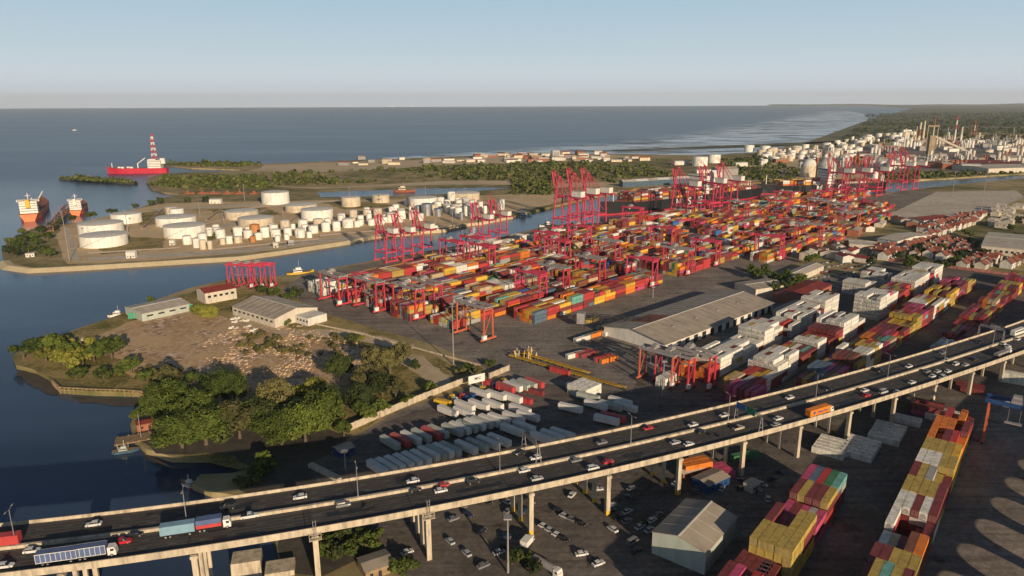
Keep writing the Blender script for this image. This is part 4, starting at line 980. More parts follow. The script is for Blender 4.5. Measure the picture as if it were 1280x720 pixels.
p = at(791, 679); car('van', 'grey', 'grey van parked alone in shade before the warehouse', p, rad(40), 'cars parked around the viaduct', .09)
p = at(684, 714); t = thing('lorry', 'pale tanker lorry parked by the shrubs at the bottom edge', 'truck', (p.x, p.y, .09), rad(-45)); cab(t, 4.4, 'white'); m_ = MB(); m_.lyl((-5.5, 0, 2), (3, 0, 2), 1.2, 14); m_.build('tank', ['crane_grey'], t); wheels(t, (4.3, -2.6, -3.8))
p = at(659, 682); t = thing('lorry', 'small white box lorry parked beside a viaduct pier', 'truck', (p.x, p.y, .09), rad(60)); cab(t, 2.6, 'white', 2.3, 2.1, 1.7); cargo(t, -2.6, 1.6, 'white', .9, 2.9); wheels(t, (2.5, -1.6), .9)
rr = random.Random(44); pk_ = []
for i in range(46):
    px, py = rr.choice([(rr.uniform(560, 700), rr.uniform(628, 660)), (rr.uniform(820, 1000), rr.uniform(585, 625)), (rr.uniform(740, 830), rr.uniform(612, 668)), (rr.uniform(560, 680), rr.uniform(660, 718))])
    if 640 < px < 700 and py > 668: continue
    p = at(px, py); col = rr.choice(['grey', 'black', 'silver', 'grey', 'dark blue', 'white'])
    if min((p - at(q_[0], q_[1])).length for q_ in PARK) < 5.2 or (min([(p - q_).length for q_ in pk_]) if pk_ else 9) < 5.4 or (at(866, 672) - p).length < 26: continue
    pk_.append(p)
    car('car', col, 'dim %s car parked in the shaded ground below the deck, %s of these' % (col, nth(i)), p, rad(rr.choice([35, 40, -40, 125])), 'cars parked in the deck shade', .10)
# rows of cars in the lot behind the houses
lot = MB(); CL2 = []
for i in range(80):
    r_ = i // 16; px = 1006 + (i % 16) * 5.2 + r_ * 3; py = 357 - (i % 16) * .9 - r_ * 6.4 + R.uniform(-.4, .4)
    CL2.append((px, py, R.choice(list(CARC))))
for i, (px, py, col) in enumerate(CL2):
    if R.random() < .2: continue
    p = at(px, py); car('car', col, '%s car in the crowded lot, row %s, place %s' % (col, nth(i // 16), nth(i % 16)), p, GA + R.uniform(-.1, .1), 'cars in the crowded lot', .09)

# ------------------------------------------------------------------ trailers
def trailer_parts(col, L_=11.8, flat=False):
    m_ = MB()
    if flat: m_.box(0, 0, 1.25, L_, 2.4, .22)
    else:
        sec(m_, [(-L_ / 2, 1.25, 1.21, 1.15, 3.95), (L_ / 2, 1.25, 1.21, 1.15, 3.95)])
        for k in range(12): m_.box(-L_ / 2 + .3 + k * (L_ - .6) / 11, 0, 3.97, .08, 2.3, .04, mi=1)
        for k in range(12):
            for s in (-1, 1): m_.box(-L_ / 2 + .3 + k * (L_ - .6) / 11, s * 1.262, 2.5, .07, .03, 2.5, mi=1)
    return m_.mesh('cargo_box' if not flat else 'load_bed', [col, 'crane_grey'])
TRM = {}
trl = {}
def trailer(col, px, py, deg, label, flat=False, group='semi-trailers in the yard by the viaduct'):
    p = at(px, py); key = (col, flat)
    if key not in trl:
        t = thing('semi_trailer', label, 'trailer', (p.x, p.y, .1), rad(deg), group)
        place(trailer_parts(col, flat=flat), 'cargo_box' if not flat else 'load_bed', t)
        m_ = MB(); m_.box(0, 0, 1.0, 11.2, .9, .28); m_.box(4, -.7, .55, .15, .15, 1.1); m_.box(4, .7, .55, .15, .15, 1.1); m_.build('chassis', ['dark'], t)
        wheels(t, (-2.6, -3.8, -5.0)); trl[key] = t; return t
    return dup(trl[key], (p.x, p.y, .1), rad(deg), label, group)
TR = []
def trow(name, x0, y0, x1, y1, n, deg, cols):
    for i in range(n):
        t = i / max(1, n - 1); c = cols[i % len(cols)]
        TR.append((c, x0 + (x1 - x0) * t, y0 + (y1 - y0) * t, deg + R.uniform(-1.5, 1.5), '%s box trailer, %s from the river, %s' % ({'white': 'white', 'wall_green': 'grey', 'box_red': 'red'}[c], nth(i), name)))
trow('front row against the far parapet', 472, 592, 526, 579, 6, -45, ['white', 'white', 'white'])
trow('second group against the far parapet', 536, 574, 563, 568, 4, -43, ['white', 'wall_green'])
trow('third group against the far parapet', 583, 566, 624, 557, 7, -41, ['white', 'white', 'wall_green'])
trow('fourth group beside the gantry', 678, 554, 703, 549, 5, -39, ['white', 'white'])
trow('middle row in viaduct shade', 566, 544, 612, 532, 6, -41, ['wall_green', 'white'])
trow('inner row in viaduct shade', 624, 530, 660, 526, 5, -39, ['white', 'wall_green'])
trow('short row between the shaded rows', 543, 535, 566, 528, 3, -43, ['wall_green', 'white'])
trow('back row behind the open yard', 581, 513, 625, 511, 6, -41, ['white', 'wall_green'])
trow('upper row by the open yard', 616, 524, 650, 518, 4, -40, ['wall_green', 'white'])
trow('row at the riverside end', 488, 560, 540, 548, 5, -45, ['wall_green', 'box_red', 'white'])
trow('row beside the white pile', 735, 502, 775, 508, 4, -37, ['wall_green', 'white'])
trow('row in shade beyond the white pile', 745, 512, 800, 516, 4, -37, ['white', 'wall_green'])
trow('red and white row before the white pile', 632, 490, 668, 484, 5, -45, ['box_red', 'white', 'wall_green', 'wall_green'])
trow('riverside infill line', 505, 556, 548, 546, 5, -42, ['wall_green', 'white'])
trow('dim infill line in viaduct shade', 520, 548, 560, 537, 5, -42, ['wall_green', 'box_red', 'wall_green'])
trow('yard edge line below the billboard', 600, 497, 640, 503, 5, -41, ['white', 'wall_green'])
trow('inner line beside the tipper', 560, 520, 590, 522, 4, -42, ['white', 'wall_green'])
trow('pair behind the gantry', 640, 544, 655, 540, 2, -40, ['white'])
def clear(lst, p, a, L_, W_):
    for q, b in lst:
        d = p - q; u = Vector((math.cos(b), math.sin(b))); x, y = abs(d.dot(u)), abs(d.dot(Vector((-u.y, u.x))))
        if x < L_ and y < W_: return False
    lst.append((p, a)); return True
tr_used = []
for a_ in TR:
    if clear(tr_used, at(a_[1], a_[2]), rad(a_[3]), 11.9, 2.75): trailer(*a_)
rr = random.Random(91)
for i in range(16):
    px, py = rr.uniform(560, 650), 0; py = 505 - (px - 560) * .32 + rr.uniform(-3, 6); p = at(px, py); col = rr.choice(['box_red', 'yellow', 'crane_red', 'white', 'crane_blue'])
    t = thing('tractor_unit', '%s tractor unit parked near the yard wall, %s of the mixed lorries' % ({'box_red': 'red', 'crane_red': 'dark red', 'crane_blue': 'dark blue'}.get(col, col), nth(i)), 'truck', (p.x, p.y, .1), rad(rr.choice([-30, -40, 55, 140])), 'tractor units by the yard wall'); cab(t, 1.6, col); m_ = MB(); m_.box(-1.2, 0, .9, 5, .9, .3); m_.build('chassis', ['dark'], t); wheels(t, (1.7, -1.6, -2.8))
for i, (px, py) in enumerate([(713, 516), (758, 531), (766, 528), (722, 490), (731, 488)]):
    trailer('white' if i != 2 else 'box_red', px, py, -30, ('white box trailer alone on the open yard, %s from the trailer rows' % nth(i)) if i != 2 else 'red box trailer beside a short white one on the open yard')
p = at(553, 507); t = thing('lorry', 'yellow tipper lorry beside the yard wall', 'truck', (p.x, p.y, .1), rad(-25)); cab(t, 3.8, 'yellow'); cargo(t, -4, 2.4, 'yellow', 1.2, 2.9); wheels(t, (3.7, -2, -3.2))
# yellow chassis line: flat skeletal trailers end to end
for i in range(14):
    t_ = i / 13; px = 647 + t_ * 122; py = 449 + t_ * 35
    trailer('yellow', px, py, -37.5, 'yellow skeletal container chassis, %s from the lamp mast in the long yellow line' % nth(i), True, 'yellow chassis parked end to end')
for i in range(8):
    px = 662 + i * 9.0; py = 446 + i * 2.8
    trailer('yellow', px, py, -37.5, 'yellow skeletal container chassis in the shorter inner line, %s from the lamp mast' % nth(i), True, 'yellow chassis parked end to end')
# upright stored yellow posts beside the line
for i in range(16):
    p = at(657 + R.uniform(-14, 14), 446 + R.uniform(-4, 3)); m_ = MB(); h = R.uniform(3, 5.5); m_.beam((0, 0, 0), (R.uniform(-.6, .6), R.uniform(-.6, .6), h), .5, .35); m_.box(0, 0, .15, 1.3, 1.3, .3); m_.box(.2, 0, h * .6, 1.2, .3, .3)
    tag(m_.build('crane_spreader_post', ['tank_cream' if i % 2 else 'yellow'], loc=(p.x, p.y, 0)), 'cream and yellow steel post stored upright by the chassis line', 'steel post', 'stored posts by the chassis line')

# ------------------------------------------------------------------ trees
def crown_mesh(seed, r, h, clumps, leaves, size, mats, squash=.8):
    rr = random.Random(seed); mb = MB()
    for c in range(clumps):
        th = rr.uniform(0, 2 * math.pi); u = rr.random() ** .5; zz = rr.uniform(-.55, 1.) * (1 - .55 * u)
        cx, cy_, cz_ = r * .78 * u * math.cos(th), r * .78 * u * math.sin(th), h + zz * r * squash
        cr = r * rr.uniform(.22, .42)
        for k in range(leaves):
            d = Vector((rr.gauss(0, 1), rr.gauss(0, 1), rr.gauss(0, 1))).normalized(); rad_ = cr * rr.uniform(.65, 1.08)
            p = Vector((cx, cy_, cz_)) + Vector((d.x, d.y, d.z * .8)) * rad_
            n = (d + Vector((rr.gauss(0, .5), rr.gauss(0, .5), rr.gauss(0, .5) + .25))).normalized()
            a = n.orthogonal().normalized(); b = n.cross(a); q = rr.uniform(0, 6.28); a, b = a * math.cos(q) + b * math.sin(q), b * math.cos(q) - a * math.sin(q)
            s = size * rr.uniform(.6, 1.25)
            mb.add([p - a * s, p - b * s * .55, p + a * s, p + b * s * .55], [(0, 1, 2, 3)])
    return mb.mesh('crown', mats)
def trunk_mesh(seed, r, h):
    rr = random.Random(seed); mb = MB(); w = .035 * r + .12
    mb.cyl(0, 0, -.3, w * 1.5, h * .55 + .3, 8, w)
    for k in range(5):
        th = k * 1.26 + rr.random(); q = Vector((math.cos(th) * r * .5, math.sin(th) * r * .5, h + rr.uniform(-.1, .3) * r)); p = Vector((0, 0, h * rr.uniform(.35, .52)))
        mid = p.lerp(q, .5) + Vector((0, 0, .1 * r)); mb.beam(p, mid, w * 1.1); mb.beam(mid, q, w * .6)
    return mb.mesh('trunk', ['trunk'])
TREEK = {}
for nm, args in {'big': (10.8, 8.6, 46, 210, .62, ['leaf']), 'bigd': (9.8, 9., 42, 200, .62, ['leaf_dark']), 'bigy': (7.0, 5.0, 26, 180, .6, ['leaf_yellow']), 'olive': (6.0, 7.5, 20, 150, .55, ['leaf_olive']),
                 'mid': (4.5, 4.5, 14, 90, .6, ['leaf']), 'midd': (4.6, 5., 14, 90, .65, ['leaf_dark']), 'midy': (3.8, 3.4, 12, 80, .55, ['leaf_yellow']),
                 'bush': (2.6, 1.6, 10, 60, .42, ['leaf']), 'bushd': (2.8, 1.8, 10, 60, .45, ['leaf_dark']), 'busho': (2.4, 1.3, 9, 55, .42, ['leaf_olive'])}.items():
    TREEK[nm] = [(crown_mesh(hash_ + len(nm) * 31, *args), trunk_mesh(hash_, args[0], args[1])) for hash_ in (3, 8)]
def tree(kind, p, label, group, s=1., z=0.):
    cm, tm = TREEK[kind][R.randrange(2)]
    t = thing('shrub' if kind.startswith('bush') else 'tree', label, 'shrub' if kind.startswith('bush') else 'tree', (p[0], p[1], z), R.uniform(0, 6.28), group)
    t.scale = (s * R.uniform(.92, 1.1), s * R.uniform(.92, 1.1), s * R.uniform(.88, 1.08))
    place(cm, 'crown', t); place(tm, 'trunk', t); return t
KN = {'big': 'broad green tree', 'bigd': 'dark dense tree', 'bigy': 'yellow-green rounded tree', 'olive': 'tall olive-toned tree', 'mid': 'green tree', 'midd': 'dark tree', 'midy': 'yellow-green small tree', 'bush': 'green shrub', 'bushd': 'dark shrub', 'busho': 'dry olive shrub'}
def grove(name, lst, where):
    cnt = {}
    for k, px, py, s in lst: cnt[k] = cnt.get(k, 0) + 1
    idx = {}
    for k, px, py, s in sorted(lst, key=lambda q: q[1]):
        i = idx.get(k, 0); idx[k] = i + 1
        lab = '%s %s' % (KN[k], where) + ('' if cnt[k] == 1 else ', %s from the river' % nth(i))
        tree(k, at(px, py), lab, name, s)
grove('trees of the riverside grove', [('big', 208, 522, .95), ('mid', 172, 526, .8), ('big', 228, 560, 1.05), ('big', 258, 556, 1.1), ('olive', 300, 548, 1.6), ('olive', 210, 500, 1.35), ('big', 285, 505, .95), ('bigd', 322, 540, 1.0), ('big', 352, 556, 1.0),
       ('big', 382, 552, 1.05), ('big', 400, 536, 1.0), ('bigy', 392, 505, 1.3), ('bigd', 425, 475, .8), ('mid', 262, 486, 1.), ('mid', 240, 482, 1.1), ('mid', 205, 560, 1.), ('mid', 430, 545, 1.), ('big', 245, 535, .95), ('bigd', 330, 545, .9), ('olive', 345, 525, 1.5), ('bigd', 410, 520, .85)], 'in the riverside grove by the viaduct')
grove('trees along the yard wall', [('olive', 470, 470, 1.25), ('olive', 488, 468, 1.3), ('olive', 500, 458, 1.15), ('olive', 455, 490, 1.1), ('bigd', 478, 496, .8), ('bigd', 450, 512, .75), ('olive', 495, 500, 1.0), ('mid', 462, 525, 1.), ('mid', 478, 518, .9), ('mid', 508, 506, .8), ('mid', 452, 520, 1.), ('midd', 440, 430, .9), ('midy', 450, 428, .9), ('bushd', 520, 462, 1.4), ('bush', 540, 490, 1.5), ('midy', 536, 484, .6), ('midd', 470, 455, 1.1)], 'between the rubble field and the yard wall')
grove('trees on the river point', [('mid', 30, 448, 1.35), ('mid', 45, 446, 1.49), ('midy', 58, 452, 1.49), ('mid', 72, 446, 1.62), ('mid', 62, 436, 1.35), ('midy', 80, 456, 1.76), ('mid', 92, 450, 1.49), ('midy', 104, 456, 1.62), ('mid', 118, 452, 1.35), ('midy', 90, 462, 1.62), ('mid', 140, 448, 1.76), ('midd', 132, 444, 1.35), ('midy', 110, 440, 1.49), ('midy', 84, 436, 1.35), ('bush', 100, 470, 1.89), ('bush', 130, 474, 1.76), ('bush', 152, 468, 2.03), ('mid', 165, 466, 1.08), ('bush', 185, 476, 2.03), ('bush', 95, 474, 1.62)], 'on the river point')
grove('trees near the old sheds', [('bigy', 252, 396, .95), ('bigy', 262, 398, .9), ('midy', 246, 394, 1.), ('mid', 330, 368, 1.), ('mid', 343, 372, 1.1), ('mid', 362, 378, 1.2), ('midd', 372, 374, 1.1), ('bush', 196, 393, 1.2), ('bush', 190, 378, 1.3), ('bush', 358, 406, 1.3), ('bush', 330, 403, 1.), ('bush', 178, 395, 1.)], 'near the old riverside sheds')
grove('shrubs over the rubble', [('busho', R.uniform(300, 430), R.uniform(420, 445), R.uniform(.8, 1.4)) for _ in range(34)] + [('busho', R.uniform(170, 260), R.uniform(460, 476), R.uniform(.8, 1.3)) for _ in range(12)] + [('bush', R.uniform(430, 560), R.uniform(478, 500), R.uniform(.8, 1.2)) for _ in range(0)], 'growing in the rubble field')
grove('shrubs below the viaduct', [('bush', 405, 690, 1.5), ('bushd', 425, 678, 1.6), ('bush', 440, 694, 1.5), ('bushd', 450, 680, 1.4), ('bush', 462, 688, 1.5), ('bushd', 418, 700, 1.5), ('bush', 500, 718, 1.5), ('bushd', 515, 712, 1.2), ('bush', 470, 672, 1.2), ('bushd', 640, 705, 1.3), ('bush', 655, 700, 1.4), ('bushd', 665, 716, 1.2), ('bush', 320, 596, 1.4), ('bush', 335, 590, 1.6), ('bush', 318, 604, 1.3), ('mid', 328, 586, .9), ('bush', 300, 609, 1.1), ('bush', 586, 462, 1.4), ('busho', 575, 468, 1.4), ('busho', 597, 466, 1.3), ('bush', 612, 458, 1.2)], 'around the viaduct and yard road')
grove('trees round the parking lot', [('mid', 965, 352, 1.2), ('mid', 975, 356, 1.2), ('mid', 985, 350, 1.), ('mid', 992, 362, 1.4), ('mid', 1000, 356, 1.2), ('midd', 982, 364, 1.1), ('mid', 940, 346, 1.3), ('mid', 948, 350, 1.2), ('midd', 955, 345, 1.1), ('mid', 1010, 330, 1.), ('mid', 1020, 326, .9), ('midd', 968, 366, 1.)], 'between the long shed and the car lot')
hs = []
for _ in range(46):
    px = R.uniform(1075, 1280); py = 346 - (px - 1075) * .30 + R.uniform(-12, 26)
    if py < 352: hs.append((R.choice(['mid', 'midd', 'midd']), px, py, R.uniform(.7, 1.2)))
grove('trees among the red roofed houses', hs, 'among the red roofed houses')
grove('trees on the tanker jetty point', [('midd', 10, 318, 1.2), ('mid', 22, 312, 1.3), ('midd', 30, 304, 1.3), ('mid', 42, 300, 1.2), ('midd', 52, 292, 1.2), ('mid', 60, 300, 1.3), ('midd', 66, 288, 1.1), ('mid', 36, 316, 1.2), ('midd', 54, 320, 1.4), ('mid', 62, 322, 1.2), ('midd', 20, 322, 1.2), ('mid', 28, 294, 1.1), ('midd', 92, 278, 1.2), ('midd', 112, 274, 1.1), ('mid', 118, 272, 1.), ('midd', 138, 268, 1.), ('mid', 170, 262, 1.2), ('mid', 190, 258, 1.2), ('midd', 200, 256, 1.3), ('mid', 235, 254, 1.2), ('midd', 258, 254, 1.2), ('mid', 74, 282, 1.1), ('mid', 145, 267, .8), ('mid', 12, 306, 1.), ('mid', 46, 308, 1.3)], 'on the tanker jetty point')

# woods too dense to count: clumps of foliage over the far shore
def wood(name, label, zones, n, size, mats, seed):
    rr = random.Random(seed); mb = MB()
    zs = []
    for poly, w in zones:
        P2 = [at(a, b) for a, b in poly]; zs.append((P2, w))
    tot = sum(w for _, w in zs)
    def inside(P2, x, y):
        c = False
        for i in range(len(P2)):
            a, b = P2[i], P2[i - 1]
            if (a.y > y) != (b.y > y) and x < (b.x - a.x) * (y - a.y) / (b.y - a.y) + a.x: c = not c
        return c
    for P2, w in zs:
        k = int(n * w / tot); x0, x1 = min(p.x for p in P2), max(p.x for p in P2); y0, y1 = min(p.y for p in P2), max(p.y for p in P2); got = 0; tries = 0
        while got < k and tries < k * 30:
            tries += 1; x, y = rr.uniform(x0, x1), rr.uniform(y0, y1)
            if not inside(P2, x, y): continue
            if math.sin(x * .011 + 1.3) + math.sin(y * .013 + x * .004) < rr.uniform(-1.6, .5): continue
            got += 1; s = size * rr.choice([.45, .6, .8, 1., 1.5]) * rr.uniform(.8, 1.2); h = s * rr.uniform(.6, 1.3)
            for q in range(16):
                d = Vector((rr.gauss(0, 1), rr.gauss(0, 1), abs(rr.gauss(0, 1)) * .9)).normalized()
                p = Vector((x, y, h * .25)) + Vector((d.x * s, d.y * s, d.z * h)) * rr.uniform(.6, 1.)
                nrm = (d + Vector((rr.gauss(0, .5), rr.gauss(0, .5), rr.gauss(0, .4)))).normalized(); a = nrm.orthogonal().normalized() * s * .5; b = nrm.cross(a.normalized()) * s * .42
                mb.add([p - a, p - b, p + a, p + b], [(0, 1, 2, 3)], rr.randrange(len(mats)))
    return tag(mb.build(name, mats), label, 'woodland', kind='stuff')
wood('woodland', 'dark green scrub woodland covering the flat shore beyond the tank farm', [([(205, 222), (330, 222), (340, 235), (240, 237), (190, 232)], 8), ([(340, 218), (480, 212), (640, 206), (660, 226), (560, 225), (420, 231), (345, 232)], 9), ([(640, 205), (760, 200), (840, 200), (850, 224), (740, 230), (660, 228)], 8), ([(900, 200), (960, 196), (1000, 214), (990, 226), (890, 226)], 6), ([(1090, 218), (1200, 216), (1280, 208), (1280, 216), (1180, 222), (1095, 226)], 4), ([(205, 203), (330, 206), (300, 209), (240, 208)], 3), ([(640, 225), (700, 228), (690, 244), (640, 244)], 3), ([(78, 223), (110, 224), (168, 228.6), (110, 226)], 2)], 3000, 4.4, ['leaf_dark', 'leaf', 'leaf_dark', 'leaf_olive'], 21)
wood('woodland', 'dark woodland stretching over the plain beyond the refinery to the horizon', [([(1060, 168), (1085, 152), (1290, 152), (1290, 180), (1150, 178), (1040, 184)], 10), ([(1085, 152), (1080, 143), (1290, 141), (1290, 152)], 9)], 2300, 7, ['leaf_dark', 'leaf', 'leaf_olive'], 22)
# ------------------------------------------------------------------ buildings near the river
def gable_px(name, label, cat, e0, e1, w_px, z, rise, mw, mr, over=.5, flip=1, windows=0, doors=0):
    """e0,e1: ends of the nearer eave; w_px: a point on the far eave"""
    a, b, w = at(e0[0], e0[1], z), at(e1[0], e1[1], z), at(w_px[0], w_px[1], z)
    d = b - a; L_ = d.length; d.normalize(); n = Vector((-d.y, d.x)); W_ = (w - a).dot(n); c = a + d * L_ / 2 + n * W_ / 2
    ang = math.atan2(d.y, d.x); W_ = abs(W_)
    t = thing(name, label, cat, (c.x, c.y, .06), ang)
    m_ = MB(); m_.gable(L_, W_, z, rise, over, 0, None); m_.build('wall', [mw], t)
    m_ = MB(); m_.gable(L_, W_, z, rise, over, 0, 0); k = MB()
    half = len(m_.f) - 12
    k.v = m_.v[10:]; k.f = [tuple(i - 10 for i in f) for f in m_.f[4:]]; k.m = [0] * len(k.f); k.c = [None] * len(k.f)
    k.box(0, 0, z + rise + .3, L_ + 2 * over, .5, .18, mi=1)
    for s in (-1, 1):                                     # roof sheets: laps every few metres
        for q in range(1, int(L_ / 6)):
            x = -L_ / 2 + q * L_ / int(L_ / 6); k.beam((x, s * (W_ / 2), z + .29), (x, 0, z + rise + .29), .1, .05, 1)
    k.build('roof', [mr, 'tank_roof' if mr != 'roof_red' else mr], t)
    for q in range(windows):
        m_ = MB(); x = -L_ / 2 + (q + .7) * L_ / (windows + .4); m_.box(x, -flip * (W_ / 2 + .02), z * .62, L_ / windows * .5, .08, z * .2, mi=0); m_.box(x, -flip * (W_ / 2 + .05), z * .62 - z * .12, L_ / windows * .55, .12, .12, mi=1); m_.build('window', ['glass', mw], t)
    for q in range(doors):
        m_ = MB(); x = -L_ / 2 + (q + .5) * L_ / doors; m_.box(x, -flip * (W_ / 2 + .03), 2.1, 4.2, .08, 4.2); m_.build('door', ['dark'], t)
    return t, L_, W_
t, L_, W_ = gable_px('warehouse', 'grey-green metal warehouse with a brown ridged roof beside the foreground container stack', 'warehouse', (882.5, 692), (921, 647), (811, 670), 7.6, 2.3, 'wall_green', 'roof_grey', .3)
m_ = MB(); m_.box(-L_ / 2 - .04, -2, 3.0, .06, 6, 6.0); m_.build('door', ['wall_green'], t)
m_ = MB(); m_.beam((L_ * .1, -W_ / 2 - .15, 7.4), (L_ * .1, -W_ / 2 - .15, 0), .16); m_.build('downpipe', ['grey'], t)
t, L_, W_ = gable_px('freight_shed', 'very long grey roofed freight shed between the crane yard and the white stacks', 'shed', (832, 430), (966, 379), (755, 408), 5.6, 3.6, 'wall_white', 'roof_grey', 1.2, doors=14)
m_ = MB(); m_.add([(-L_ * .36, 1.0, 9.42), (-L_ * .2, 1.0, 9.42), (-L_ * .2, W_ * .36, 7.0), (-L_ * .36, W_ * .36, 7.0)], [(0, 1, 2, 3)]); m_.build('roof_patch', ['rust'], t)
for k in range(4):
    m_ = MB(); m_.box(-L_ * .3 + k * L_ * .2, -W_ * .22, 7.9, 2.4, 1.4, .7); m_.build('roof_vent', ['crane_grey'], t)
# broken annexe and conveyor at its near end
a = at(735, 410); t = thing('conveyor_frame', 'dark lattice conveyor frame sticking out from the near end of the long shed', 'conveyor', (a.x, a.y, .06), GA - rad(60))
m_ = MB()
for k in range(9):
    x = -2 + k * 5.2
    for s in (-2, 2): m_.beam((x, s, 0), (x, s, 9), .35)
    if k < 8:
        for s in (-2, 2): m_.beam((x, s, 6.5), (x + 5.2, s, 9), .25); m_.beam((x, s, 9), (x + 5.2, s, 9), .3); m_.beam((x, s, 6.5), (x + 5.2, s, 6.5), .3)
m_.build('frame', ['dark'], t); m_ = MB(); m_.box(-4.5, 0, 6.5, 5, 5, 7); m_.build('drive_house', ['crane_grey'], t)
a = at(808, 424); t = thing('loading_annexe', 'whitewashed flat roofed annexe at the near corner of the long shed', 'building', (a.x, a.y, .06), GA)
m_ = MB(); m_.box(0, 0, 2.6, 9, 22, 5.2); m_.build('wall', ['wall_white'], t); m_ = MB(); m_.box(0, 0, 5.35, 9.6, 22.6, .3); m_.build('roof', ['roof_grey'], t)
for k in range(4): m_ = MB(); m_.box(-4.53, -8 + k * 5.2, 2.6, .08, 2, 1.6); m_.build('window', ['glass'], t)
gable_px('river_shed', 'pale river shed with a dark red roof next to the red harbour gantries', 'shed', (256, 367), (295, 360), (250, 361), 8, 2.2, 'wall_cream', 'roof_red', .4, windows=5)
t, L_, W_ = gable_px('old_factory', 'old brown roofed factory with cream walls at the edge of the rubble field', 'factory', (290, 383), (343, 399), (376, 379), 6, 3.6, 'wall_cream', 'roof_grey', .5, windows=9)
m_ = MB(); m_.box(L_ / 2 + 7, W_ * .18, 2.6, 14, W_ * .45, 5.2); m_.build('side_wing', ['wall_white'], t)
for k in range(4): m_ = MB(); m_.box(L_ / 2 + 3 + k * 3.3, W_ * .18 - W_ * .225 - .03, 2.9, 1.6, .08, 1.4); m_.build('window', ['glass'], t)
gable_px('boat_shed', 'long low pale grey boat shed with green sheeting along the river', 'shed', (177, 393), (238, 380), (205, 374), 5, 1.6, 'wall_green', 'roof_light', .3, windows=4)
for (px, py, w, h) in ((168, 398, 7, 4), (226, 390, 16, 5)):
    a = at(px, py); m_ = MB(); m_.box(0, 0, h / 2, w, .3, h)
    for k in range(5): m_.box(-w / 2 + k * w / 4, 0, h / 2, .2, .42, h, mi=1)
    tag(m_.build('sheet_fence', ['green', 'grey'], loc=(a.x, a.y, .05), rz=rad(20)), 'bright green sheet fence %s' % ('at the tip of the long boat shed' if w < 10 else 'below the long boat shed roof'), 'fence')
a = at(340, 385)
# debris and slabs in the old factory yard
for i in range(14):
    p = at(R.uniform(288, 318), R.uniform(396, 418)); m_ = MB(); w = R.uniform(2, 5); m_.box(0, 0, .45, w, w * .6, .9, R.uniform(0, 3), taper=.8); m_.box(w * .3, .4, .8, w * .4, w * .4, .9, R.uniform(0, 3), taper=.7)
    tag(m_.build('rubble_slab', ['wall_white' if i % 3 else 'concrete'], loc=(p.x, p.y, .05)), 'pale broken slab lying in the old factory yard', 'rubble', 'broken slabs in the factory yard')
mb = MB(); rr = random.Random(77)
for i in range(2300):
    px, py = rr.uniform(250, 460), rr.uniform(406, 478)
    if (px - 355) ** 2 / 105 ** 2 + (py - 440) ** 2 / 34 ** 2 > 1: continue
    if math.sin(px * .09) + math.sin(py * .21 + px * .05) < rr.uniform(-1.3, .6): continue
    p = at(px, py); s = rr.uniform(.4, 1.5); mb.box(p.x, p.y, s * .18, s * rr.uniform(.8, 1.7), s, s * rr.uniform(.3, .8), rr.uniform(0, 3), mi=rr.randrange(3), taper=rr.uniform(.4, .9))
tag(mb.build('rubble', ['rubble', 'rubble', 'rubble_ground']), 'heaps of pale and reddish building rubble dumped over the waste ground', 'rubble', kind='stuff')

def wall_line(name, label, pts, h, w, m_, posts=0, cat='wall'):
    P_ = [at(*p) for p in pts]; mb = MB()
    for a, b in zip(P_, P_[1:]):
        mb.beam((a.x, a.y, h / 2), (b.x, b.y, h / 2), w, h)
        n = int((b - a).length / 5)
        if posts:
            for k in range(n + 1): q = a.lerp(b, k / max(1, n)); mb.box(q.x, q.y, h / 2 + .1, w * 1.8, w * 1.8, h + .2, math.atan2((b - a).y, (b - a).x))
    return tag(mb.build(name, [m_]), label, cat)
wall_line('yard_wall', 'long pale concrete wall between the trailer yard and the trees', [(433, 540), (500, 511), (560, 487), (594, 474)], 3.2, .4, 'concrete', 1)
wall_line('yard_wall', 'short pale concrete wall past the white billboard', [(612, 473), (636, 463)], 3.0, .4, 'concrete', 1)
wall_line('road_kerb_wall', 'low pale kerb wall along the yard road', [(372, 401), (450, 417), (540, 441), (600, 457)], .8, .7, 'concrete')
wall_line('perimeter_wall', 'pinkish perimeter wall in front of the red roofed houses', [(1108, 326), (1170, 333), (1225, 340), (1300, 349)], 2.2, .3, 'wall_pink', 1)
wall_line('road_kerb_wall', 'low concrete ramp wall beside the viaduct at the river bank', [(388, 583), (402, 590), (424, 601)], 1.5, 2.2, 'concrete')
a = at(596, 484); t = thing('billboard', 'white billboard on posts above the yard wall', 'billboard', (a.x, a.y, .06), rad(33))
m_ = MB()
for x in (-3.5, 0, 3.5): m_.beam((x, .2, 0), (x, .2, 6), .25)
m_.build('post', ['grey'], t); m_ = MB(); m_.box(0, 0, 4.6, 9.6, .2, 4.2); pn = m_.build('panel', ['white'], t); lettering('MSC', 2.0, 'black', pn, (0.6, -.12, 4.7), (1, 0))
# billboard-white block beside it, and small huts
def hut(px, py, label, L_, W_, h, mw, mr, deg, name='hut'):
    a = at(px, py); t = thing(name, label, 'hut', (a.x, a.y, .06), rad(deg)); m_ = MB(); m_.gable(L_, W_, h, h * .18, .3, 0, None); m_.build('wall', [mw], t)
    m_ = MB()
    for s in (-1, 1): m_.add([(-L_ / 2 - .3, s * (W_ / 2 + .3), h), (L_ / 2 + .3, s * (W_ / 2 + .3), h), (L_ / 2 + .3, 0, h * 1.18 + .12), (-L_ / 2 - .3, 0, h * 1.18 + .12)], [(0, 1, 2, 3)])
    m_.build('roof', [mr], t); m_ = MB(); m_.box(0, -W_ / 2 - .03, 1.05, 1, .08, 2.1); m_.build('door', ['dark'], t)
    for s in (-1, 1): m_ = MB(); m_.box(s * L_ * .3, -W_ / 2 - .03, 1.6, 1, .08, .9); m_.build('window', ['glass'], t)
    return t
